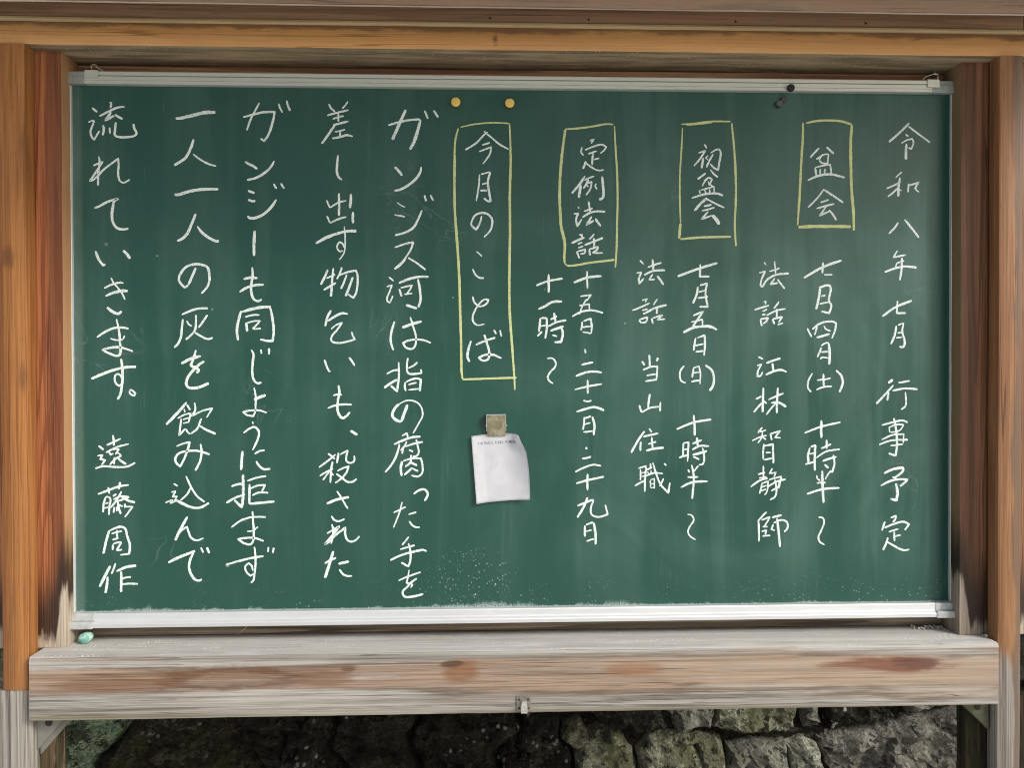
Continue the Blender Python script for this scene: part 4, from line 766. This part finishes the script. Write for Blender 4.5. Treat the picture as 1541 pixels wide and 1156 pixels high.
 'host_a': '26:4469,6542 4508,6485;38:4373,6343 4488,6371 4421,6220 4412,6106 4441,6091 4508,6201 4613,6277;38:4661,6565 4686,6334;34:4565,6372 4758,6433;41:4517,6220 4671,6305 4931,6338;38:4671,6248 4585,6134 4729,6163;41:4719,6230 4854,6053/30:4460,5812 4508,5821 4489,5764;38:4287,5665 4566,5749;30:4441,5641 4527,5679;30:4431,5574 4499,5584;38:4403,5498 4432,5369;38:4403,5498 4547,5517 4499,5441 4451,5413;34:4749,5821 4652,5688;38:4518,5565 4691,5650 4874,5689;34:4710,5688 4707,5518;41:4624,5499 4662,5404;38:4633,5499 4807,5537 4739,5432;30:4720,5394 4826,5423/38:4365,4805 4451,4763;38:4336,4639 4423,4668 4355,4535 4346,4449 4394,4449 4451,4535;45:4509,4683 4779,4777;45:4625,4686 4644,4553;45:4500,4474 4673,4544 4788,4562 4894,4524/38:4317,4025 4423,4078;49:4457,4240 4452,4021 4442,3783;38:4462,3983 4385,3907 4279,3784;34:4462,3993 4519,3941;38:4548,4011 4837,4130;45:4727,4239 4712,3982 4708,3763;38:4693,3954 4606,3859 4510,3735;49:4596,3954 4731,3963 4886,3883/38:4443,3507 4356,3403;30:4395,3422 4510,3459;34:4250,3261 4424,3336 4520,3355;34:4443,3422 4424,3317 4356,3213;34:4443,3326 4510,3279;38:4587,3402 4616,3268;38:4587,3383 4770,3439 4674,3316;30:4664,3316 4780,3311;41:4472,3203 4453,3050 4462,2907;45:4481,3164 4636,3192 4640,3068 4646,2839;34:4501,3040 4597,3040;34:4472,2907 4626,2935/38:4357,2637 4492,2674;38:4459,2804 4463,2541;34:4376,2570 4520,2598;41:4222,2409 4386,2522 4540,2569;38:4434,2484 4386,2284;34:4434,2474 4549,2512 4521,2312 4482,2258;30:4424,2398 4521,2436;30:4415,2331 4511,2369;38:4626,2749 4569,2645;34:4578,2654 4694,2673 4655,2587;38:4559,2540 4790,2596 4752,2386;41:4540,2407 4694,2501 4877,2547;38:4607,2330 4752,2405;41:4675,2539 4704,2348 4675,2225 4579,2168;26:4752,2520 4733,2386/38:4521,1949 4444,1873 4357,1779;45:4367,1779 4377,1588 4377,1401;38:4425,1797 4579,1853 4540,1777 4463,1663;34:4444,1673 4541,1672;34:4425,1587 4521,1606 4492,1530;34:4435,1501 4589,1510;41:4618,1843 4801,1886;38:4647,1719 4608,1624 4676,1604;38:4647,1738 4791,1794 4898,1755 4907,1640 4849,1574;49:4714,1833 4743,1584 4772,1298',
 'schedule_b': '49:2871,6277 3272,6425 3606,6524;45:3291,6501 3281,6274 3459,6278/41:3243,6094 3224,5952 3153,5782;41:3281,6113 3415,6151 3386,5990 3425,5725 3272,5721;34:3253,5990 3405,6028;38:3243,5880 3434,5911/41:3157,5559 3339,5634 3272,5536 3147,5356;34:3123,5441 3329,5489 3329,5375;49:2975,5252 3157,5337 3329,5362 3482,5356 3601,5299/41:3205,5153 3166,4916;41:3233,5153 3367,5200 3377,5068 3358,4825;34:3195,5011 3358,5045;38:3199,4897 3348,4912/38:2994,4647 2918,4538 2937,4367 3019,4325;38:3166,4604 3138,4424;34:3166,4604 3262,4632 3291,4499 3281,4300;30:3157,4509 3272,4528;38:3119,4348 3281,4376;49:3383,4654 3501,4556 3540,4423 3521,4271 3463,4180/45:2851,3477 3157,3599 3492,3654;45:3166,3741 3180,3551 3186,3361/41:2975,3225 2966,2969;38:2975,3225 3071,3234 3052,2883;30:2966,3102 3052,3111;41:2893,2954 3080,3006;49:3224,3328 3243,3157;41:3134,3211 3320,3280;41:3138,3101 3272,3166 3454,3165;49:3147,3006 3415,3080;41:3329,3138 3358,3005 3329,2834 3262,2825;41:3157,2977 3272,2920/34:3061,2740 3090,2683;34:3262,2815 3214,2758 3166,2692;41:3052,2598 3253,2602;45:3128,2825 3166,2626 3138,2198;49:2927,2409 3138,2502 3425,2519/34:3051,1914 3128,1894 3166,1808 3099,1695 3061,1600 3099,1514 3199,1446',
 'host_b': '34:2176,6572 2252,6497;41:2113,6336 2205,6346 2157,6232 2166,6147 2252,6242;45:2410,6591 2423,6356;38:2319,6440 2576,6526;41:2252,6299 2414,6374 2642,6390;38:2414,6318 2347,6214 2452,6223;49:2490,6290 2614,6120/30:2214,5836 2309,5868 2271,5798;38:2037,5653 2356,5789;34:2214,5657 2318,5680;34:2233,5591 2290,5610;38:2156,5477 2204,5421;38:2166,5487 2318,5534 2280,5440 2213,5430;30:2499,5865 2423,5751;45:2280,5610 2470,5704 2671,5755;38:2490,5714 2489,5591;41:2394,5515 2413,5411;38:2413,5515 2594,5572 2499,5487 2642,5496/41:2213,4727 2260,4651;45:2346,4846 2356,4623;45:2512,4792 2479,4726;38:2232,4566 2375,4622 2499,4632 2479,4376;34:2298,4462 2470,4490;38:2270,4358 2489,4391/38:2165,3923 2207,3790;38:2207,3790 2374,3875 2536,3893;41:2359,4131 2327,3866;41:2555,3979 2546,3808/38:2345,3496 2393,3430;45:2260,3449 2155,3298 2012,3053/41:2231,3345 2517,3406;41:2193,3256 2183,3086;38:2326,3208 2479,3255;41:2393,3340 2412,3103;45:2288,3085 2431,3122 2618,3140/34:2145,2764 2297,2810;34:2183,2754 2183,2545;41:2288,2791 2269,2564 2263,2336;26:2202,2678 2278,2697;26:2202,2612 2278,2630;38:2078,2442 2278,2545;34:2364,2857 2374,2753;34:2288,2734 2402,2781;34:2278,2621 2431,2677 2599,2666;26:2316,2706 2335,2658;26:2383,2724 2374,2667;30:2364,2544 2373,2402;30:2364,2554 2440,2572 2440,2392;26:2373,2478 2440,2487;26:2373,2402 2440,2411;41:2412,2866 2469,2676 2555,2467 2698,2314 2727,2504;38:2612,2580 2536,2429;34:2622,2856 2660,2812',
 'schedule_c': '49:963,6160 1200,6249 1474,6282;41:1209,6371 1218,6048/34:1086,5910 1284,5939 1199,5826;34:1199,5863 1123,5731 1066,5581;34:1066,5741 1246,5769 1255,5656;41:934,5543 1104,5628 1293,5656 1502,5609/38:1123,5458 1094,5289;41:1142,5458 1274,5505 1293,5355 1283,5232;34:1123,5345 1283,5364;34:1122,5261 1283,5232/38:1169,4949 1179,4874/41:1103,4663 1321,4709;45:998,4455 1178,4521 1330,4540 1478,4520/38:979,4210 1216,4266 1481,4313;41:1216,4389 1219,4134/34:1136,4012 1215,3993 1291,4011;49:1011,3805 1196,3860 1329,3888 1424,3869 1519,3827/41:1154,3710 1129,3474;38:1158,3681 1281,3728;49:1300,3718 1338,3567 1323,3375;30:1158,3577 1272,3605;34:1135,3436 1309,3454/38:1186,3161 1195,3119/45:1110,2946 1280,2983;41:986,2709 1157,2789 1309,2835 1464,2815/45:1001,2497 1251,2561 1517,2616;45:1214,2675 1213,2367/49:1213,2240 1137,2061 1023,1873;45:1027,2085 1323,2201;38:1323,2192 1270,2022 1288,1927 1402,1879 1583,1925 1536,2105/41:1165,1729 1165,1521;34:1184,1739 1317,1785;49:1326,1775 1354,1586 1360,1377;30:1174,1616 1288,1643;34:1193,1436 1335,1482',
 'time_c': '41:284,6106 482,6182 765,6235;49:510,6313 510,5975/49:321,5678 443,5731 575,5806 755,5816/45:358,5515 329,5261;41:368,5515 471,5515 471,5317 442,5139;30:348,5364 462,5383;41:301,5186 386,5270;45:603,5609 631,5449;41:537,5486 660,5552;41:480,5355 650,5439 830,5477;49:537,5280 782,5364;49:726,5374 763,5242 735,5082 612,5073;38:574,5204 659,5185/38:479,4780 574,4780 634,4701 621,4626 535,4532 488,4438 526,4362 588,4321',
 'box_c': '38:807,8943 1052,8964 1336,9004 1562,9044 1695,9039;56:817,8938 769,8591 731,8216 711,7803 720,7465 738,7184 804,6865 794,6621 799,6527;41:1714,9011 1736,8561 1760,8185 1769,7621 1759,7245 1749,6774 1726,6435;41:784,6545 850,6470 916,6467 1238,6519 1711,6576',
 'box_b': '34:2939,9053 3171,9070 3476,9110 3849,9113;49:3038,9046 3286,9074 3515,9103;34:2962,8983 2943,8597 2914,8126 2914,7560 2927,7258;53:2923,7249 2904,7031 2900,6965;45:3868,9085 3916,8604 3945,8038 3945,7660 3926,7187 3936,6998 3946,6827;45:2923,6956 3209,6985 3859,7007',
 'box_a': '45:5249,9096 5446,9136 5735,9148 5928,9131 6102,9075;49:5192,9105 5186,8831 5158,8357 5130,7788 5092,7219;60:6102,9066 6083,8838 6085,8269 6105,7794 6135,7433 6141,7129;64:5106,7185 5352,7201 5738,7203 6087,7201',
}
LABEL = {
 'date_title': 'white chalk date heading at the right edge',
 'heading_a': 'white chalk heading in the rightmost yellow box', 'schedule_a': 'white chalk line under the rightmost yellow box', 'host_a': 'white chalk line left of the rightmost schedule',
 'heading_b': 'white chalk heading of three characters in a yellow box', 'schedule_b': 'white chalk line under the three character heading', 'host_b': 'shorter white chalk line beside the middle schedule',
 'heading_c': 'white chalk heading of four characters in a yellow box', 'schedule_c': 'white chalk line of three dates', 'time_c': 'short white chalk line of a starting time',
 'heading_d': 'white chalk heading in the longest yellow box',
 'passage_a': 'first white chalk line of the long passage', 'passage_b': 'second white chalk line of the long passage', 'passage_c': 'third white chalk line of the long passage',
 'passage_d': 'fourth white chalk line of the long passage', 'passage_e': 'last white chalk line at the left edge',
 'box_a': 'rightmost yellow chalk box', 'box_b': 'second yellow chalk box from the right', 'box_c': 'third yellow chalk box from the right', 'box_d': 'tall yellow chalk box left of centre',
}
def spline(P):
    """rounded path through the points, keeping sharp corners"""
    n = len(P)
    if n == 2:
        a, b = P; m = 10
        nrm = Vector((-(b - a).y, (b - a).x))
        bow = random.uniform(-.025, .025)
        return [a.lerp(b, i / m) + nrm * bow * math.sin(math.pi * i / m) for i in range(m + 1)]
    tan = []
    for i in range(n):
        if i in (0, n - 1): tan.append(None); continue
        d0 = P[i] - P[i - 1]; d1 = P[i + 1] - P[i]
        cosang = d0.normalized().dot(d1.normalized()) if d0.length > 1e-6 and d1.length > 1e-6 else 1
        tan.append(((d0.normalized() + d1.normalized()).normalized(), cosang))
    out = []
    for i in range(n - 1):
        a, b = P[i], P[i + 1]; L = (b - a).length; ch = (b - a)
        ta = ch if tan[i] is None or tan[i][1] < 0.25 else tan[i][0] * L
        tb = ch if tan[i + 1] is None or tan[i + 1][1] < 0.25 else tan[i + 1][0] * L
        m = max(3, int(L / 0.0016))
        for k in range(m):
            t = k / m
            out.append(a * (2 * t**3 - 3 * t**2 + 1) + ta * (t**3 - 2 * t**2 + t) + b * (3 * t**2 - 2 * t**3) + tb * (t**3 - t**2))
    out.append(P[-1])
    return out
count = 0
def ink(bm, P, wid):
    global count
    count += 1
    pts = spline(P); n = len(pts)
    base = -0.00035 - (count % 60) * 0.000008
    s0 = random.uniform(0.62, 0.9); s1 = random.uniform(0.7, 1.0)
    sd_ = random.random() * 99
    rows = []
    for i, p in enumerate(pts):
        a = pts[max(i - 1, 0)]; b = pts[min(i + 1, n - 1)]
        d = (b - a).normalized() if (b - a).length > 1e-9 else Vector((1, 0))
        nr = Vector((-d.y, d.x)); t = i / max(1, n - 1)
        prof = s0 + (1 - s0) * min(1, t * 5) if t < 0.5 else s1 + (1 - s1) * min(1, (1 - t) * 5)
        if i == 0 or i == n - 1: prof *= 0.55
        v_ = noise.noise(Vector((p.x * 60, p.y * 60, sd_))) * 0.16
        h = wid * 0.46 * prof * (1.02 + v_)
        r1 = 1 + noise.noise(Vector((p.x * 420, p.y * 420, sd_))) * 0.22
        r2 = 1 + noise.noise(Vector((p.x * 420, p.y * 420, sd_ + 9))) * 0.22
        rows.append([bm.verts.new((q.x, y, 1.006 + q.y)) for q, y in ((p + nr * h * r1, -0.00004), (p + nr * h * 0.72 * r1, base), (p - nr * h * 0.72 * r2, base), (p - nr * h * r2, -0.00004))])
    for a, b in zip(rows, rows[1:]):
        for j in range(3):
            bm.faces.new((a[j], a[j + 1], b[j + 1], b[j]))
def chalk_mesh(name, strokes, mat, parent):
    bm = bmesh.new()
    for st in strokes.split(';'):
        wd, ps = st.split(':')
        P = [Vector((int(c.split(',')[0]) * 1e-4, int(c.split(',')[1]) * 1e-4)) for c in ps.split()]
        ink(bm, P, int(wd) * 1e-4)
    bmesh.ops.translate(bm, verts=bm.verts, vec=-root_loc(parent))
    for f in bm.faces:                                  # faces look at the reader
        f.normal_update()
        if f.normal.y > 0: f.normal_flip()
    me = bpy.data.meshes.new(name); bm.to_mesh(me); bm.free()
    me.materials.append(mat)
    o = bpy.data.objects.new(name, me); COL.objects.link(o); o.parent = parent
    return o
for key, data in INK.items():
    if key.startswith('box'):
        chalk_mesh('chalk_box', data.replace('/', ';'), YELLOW, cb)['label'] = LABEL[key]
        continue
    line = bpy.data.objects.new('chalk_line', None); COL.objects.link(line)
    line.empty_display_size = 0.02; line.parent = cb; line['label'] = LABEL[key]
    for ch in data.split('/'):
        chalk_mesh('chalk_character', ch, WHITE, line)

# ================================================================ things on the board
def disc_magnet(name, label, group, c, r, h, top_m, side_m, dome=0.0008):
    t = thing(name, label, 'magnet', c, group)
    bm = bmesh.new(); lathe(bm, [(r * 0.5, 0.0004), (r * 0.985, 0.0005), (r, 0.0015), (r, h - 0.0012), (r * 0.97, h - 0.0006)], c, n=40)
    link('magnet_body', bm, side_m, t, smooth=True)
    bm = bmesh.new(); lathe(bm, [(r * 0.955, h - 0.0012), (r * 0.955, h - 0.0002), (r * 0.90, h + dome * .4), (r * 0.6, h + dome * .85), (r * 0.02, h + dome)], c, n=40)
    link('cover_disc', bm, top_m, t, smooth=True)
    return t
YM = mat_plain('yellow_plastic', (0.80, 0.56, 0.12), 0.45, 0, 0.06, 300); YS = mat_plain('dark_yellow_rim', (0.20, 0.12, 0.02), 0.5)
BM_ = mat_plain('black_rubber', (0.016, 0.017, 0.015), 0.6, spec=0.3); BS = mat_plain('black_rim', (0.012, 0.012, 0.011), 0.6)
GM = mat_plain('dark_grey_plastic', (0.085, 0.09, 0.085), 0.55); GS = mat_plain('grey_rim', (0.04, 0.042, 0.04), 0.6)
DM = mat_plain('slate_plastic', (0.045, 0.05, 0.047), 0.55)
disc_magnet('magnet', 'yellow round magnet above the left corner of the tall yellow chalk box', 'yellow round magnets', (-0.1164, 0, 1.9457), 0.0087, 0.0065, YM, YS)
disc_magnet('magnet', 'yellow round magnet above the right corner of the tall yellow chalk box', 'yellow round magnets', (-0.0192, 0, 1.9448), 0.0087, 0.0065, YM, YS)
disc_magnet('magnet', 'black round magnet stuck on the aluminium top rail', 'dark round magnets', (0.4905, -0.0123, 1.9738), 0.0068, 0.005, BM_, BS, 0.0004)
disc_magnet('magnet', 'grey round magnet on the green board, lower of the touching pair', 'dark round magnets', (0.4730, 0, 1.9488), 0.0062, 0.0075, GM, GS, 0.0004)
disc_magnet('magnet', 'darker grey round magnet on the green board, upper of the touching pair', 'dark round magnets', (0.4822, 0, 1.9574), 0.0060, 0.0050, DM, GS, 0.0004)

# magnetic clip
cl = thing('magnet_clip', 'square tarnished metal magnet clip holding the white paper slip', 'clip', (-0.0447, 0, 1.343))
TARN = (lambda g: (g.bump(g.noise((120, 120, 120), (0, 0, 0), 3.0), 0.1, 0.001),
    g.out(g.mix(g.step(g.noise((70, 70, 70), (1, 0, 0), 5.0, 0.65, 0.8), 0.4, 0.62), (0.27, 0.235, 0.15), (0.44, 0.40, 0.285)), 0.42, 0.6))[1])(G('tarnished_metal'))
BRI = mat_plain('bright_metal_edge', (0.72, 0.72, 0.66), 0.3, 0.8)
def cz(x, z):   # clip sits slightly turned
    a = math.radians(1.3); dx, dz = x, z
    return -0.0450 + dx * math.cos(a) - dz * math.sin(a), 1.3623 + dx * math.sin(a) + dz * math.cos(a)
def wedge(bm, x0, x1, z0, z1, yb0, yb1, th):
    v = []
    for x, z, y in ((x0, z0, yb0), (x1, z0, yb0), (x1, z1, yb1), (x0, z1, yb1)):
        X, Z = cz(x, z); v.append((bm.verts.new((X, y, Z)), bm.verts.new((X, y + th, Z))))
    bm.faces.new([a for a, b in v]); bm.faces.new([b for a, b in v][::-1])
    for i in range(4): bm.faces.new((v[i][0], v[(i + 1) % 4][0], v[(i + 1) % 4][1], v[i][1]))
bm = bmesh.new(); wedge(bm, -0.0165, 0.0165, -0.0195, 0.0192, -0.0035, -0.0140, 0.0012)
bmesh.ops.bevel(bm, geom=list(bm.edges), offset=0.0004, segments=2, affect='EDGES')
link('front_plate', bm, TARN, cl)
bm = bmesh.new(); wedge(bm, -0.0175, 0.0175, 0.0194, 0.0208, -0.0142, -0.0145, 0.0135); link('top_flange', bm, BRI, cl)
bm = bmesh.new(); wedge(bm, -0.0178, -0.0168, -0.010, 0.0192, -0.0065, -0.0138, 0.0058); wedge(bm, 0.0168, 0.0178, -0.010, 0.0192, -0.0065, -0.0138, 0.0058); link('side_flange', bm, BRI, cl)
bm = bmesh.new(); wedge(bm, -0.0160, 0.0160, -0.0120, 0.0190, -0.0024, -0.0024, 0.0022); link('magnet_plate', bm, BS, cl)
X0, Z0 = cz(-0.0195, 0.0); X1, Z1 = cz(0.0195, 0.0)
bm = bmesh.new(); tube(bm, [(X0, -0.0068, Z0), (X1, -0.0068, Z1)], 0.0013, 10); link('pivot_pin', bm, BRI, cl, smooth=True)

# paper slip
pp = thing('paper_slip', 'small white paper slip with a curled right edge under the metal clip', 'paper', (-0.0375, 0, 1.222))
TL, TR, BR_, BL = (Vector((-0.0903, 1.3438)), Vector((0.0035, 1.3495)), Vector((0.0158, 1.2283)), Vector((-0.0812, 1.2206)))
def paper_pt(u, v, lift=0.0):
    """u to the right, v upward, both 0..1"""
    p = BL.lerp(BR_, u).lerp(TL.lerp(TR, u), v)
    # the free edge at the right bows out, the top right corner is rounded back
    e = max(0, u - 0.62) / 0.38
    p.x += 0.0035 * e * math.sin(math.pi * min(1, v * 1.15)) ** 1 - 0.009 * e ** 3 * max(0, v - 0.72) / 0.28
    p.y -= 0.004 * e ** 2 * max(0, v - 0.8) / 0.2 - 0.0012 * math.sin(math.pi * u)
    y = -0.0012 - 0.016 * e ** 2 * (0.35 + 0.65 * v) - 0.006 * max(0, 0.25 - v) / 0.25 * (0.4 + u * 0.6) - 0.0045 * max(0, 0.22 - u) / 0.22
    y += 0.0006 * noise.noise(Vector((u * 5, v * 5, 3)))
    return Vector((p.x, y - lift, p.y))
def paper_mesh():
    bm = bmesh.new(); N = 28
    gr = [[bm.verts.new(paper_pt(i / N, j / N)) for i in range(N + 1)] for j in range(N + 1)]
    for j in range(N):
        for i in range(N): bm.faces.new((gr[j][i], gr[j][i + 1], gr[j + 1][i + 1], gr[j + 1][i]))
    gk = bmesh.ops.solidify(bm, geom=list(bm.faces), thickness=0.00018)
    return bm
PAP = mat_plain('white_paper', (0.86, 0.87, 0.90), 0.8, 0, 0.03, 60, 0.2)
link('paper_sheet', paper_mesh(), PAP, pp, smooth=True)
# its one printed line
fc = bpy.data.curves.new('title', 'FONT'); fc.body = '「今月のことば」の解説'; fc.size = 1.0
fo = bpy.data.objects.new('title', fc); COL.objects.link(fo)
dg = bpy.context.evaluated_depsgraph_get()
me = bpy.data.meshes.new_from_object(fo.evaluated_get(dg))
bpy.data.objects.remove(fo)
bm = bmesh.new(); bm.from_mesh(me); bpy.data.meshes.remove(me)
if bm.verts:
    bmesh.ops.triangulate(bm, faces=bm.faces)
    xs = [v_.co.x for v_ in bm.verts]; ys = [v_.co.y for v_ in bm.verts]
    for v_ in bm.verts:
        u = 0.125 + 0.72 * (v_.co.x - min(xs)) / (max(xs) - min(xs)); vv = 0.848 + 0.045 * (v_.co.y - min(ys)) / (max(ys) - min(ys))
        v_.co = paper_pt(u, vv, 0.0004)
    link('printed_title', bm, mat_plain('grey_print', (0.10, 0.10, 0.12), 0.8), pp)

# ================================================================ things on the ledge
g = G('turquoise_chalk_lump')
CH = g.mix(g.step(g.noise((160, 160, 160), (0, 0, 0), 5.0, 0.7, 0.5), 0.4, 0.62), (0.14, 0.33, 0.28), (0.36, 0.56, 0.49))
g.bump(g.noise((200, 200, 200), (0, 0, 0), 4.0), 0.4, 0.002)
CH = g.out(CH, 0.95, spec=0.05)
bm = bmesh.new(); bmesh.ops.create_icosphere(bm, subdivisions=4, radius=1.0)
for v_ in bm.verts:
    k = 1 + 0.10 * noise.noise(v_.co * 1.7) + 0.03 * noise.noise(v_.co * 6)
    z = v_.co.z
    v_.co = Vector((v_.co.x * 0.0125 * k + z * 0.002, v_.co.y * 0.011 * k, max(z, -0.92) * 0.0103 * k))
    v_.co += Vector((-0.7735, -0.012, SZ + 0.0092))
ck_ = link('chalk_stub', bm, CH, None, smooth=True)
ck_['label'] = 'rounded turquoise chalk stub on the left end of the sill'; ck_['category'] = 'chalk'
bm = bmesh.new()
tube(bm, [(-0.5189, 0.012, SZ + 0.0012), (-0.508, 0.004, 0.990), (-0.496, -0.008, 1.001), (-0.4835, -0.0196, 1.0125)], 0.0006, 6, [1, 1, .9, .4])
nd = link('dry_needle', bm, mat_plain('dry_straw', (0.46, 0.37, 0.22), 0.8), None, smooth=True)
nd['label'] = 'thin dry pine needle leaning from the sill against the bottom rail'; nd['category'] = 'pine needle'
# crumbs swept into the right corner
bm = bmesh.new()
for i in range(60):
    x = 0.792 - abs(random.gauss(0, 0.022)); y = 0.018 - abs(random.gauss(0, 0.012)); r = random.uniform(0.0008, 0.0022)
    rr = bmesh.ops.create_icosphere(bm, subdivisions=1, radius=r, matrix=Matrix.Translation((x - 0.003, y, SZ + r * 0.5)))
    for v_ in rr['verts']: v_.co += noise.noise_vector(v_.co * 700) * r * 0.5
cr = link('chalk_crumbs', bm, mat_plain('pale_crumbs', (0.55, 0.50, 0.42), 0.9, 0, 0.4, 300), None)
cr['label'] = 'pale chalk crumbs and grit in the right corner of the sill'; cr['category'] = 'crumbs'; cr['kind'] = 'stuff'
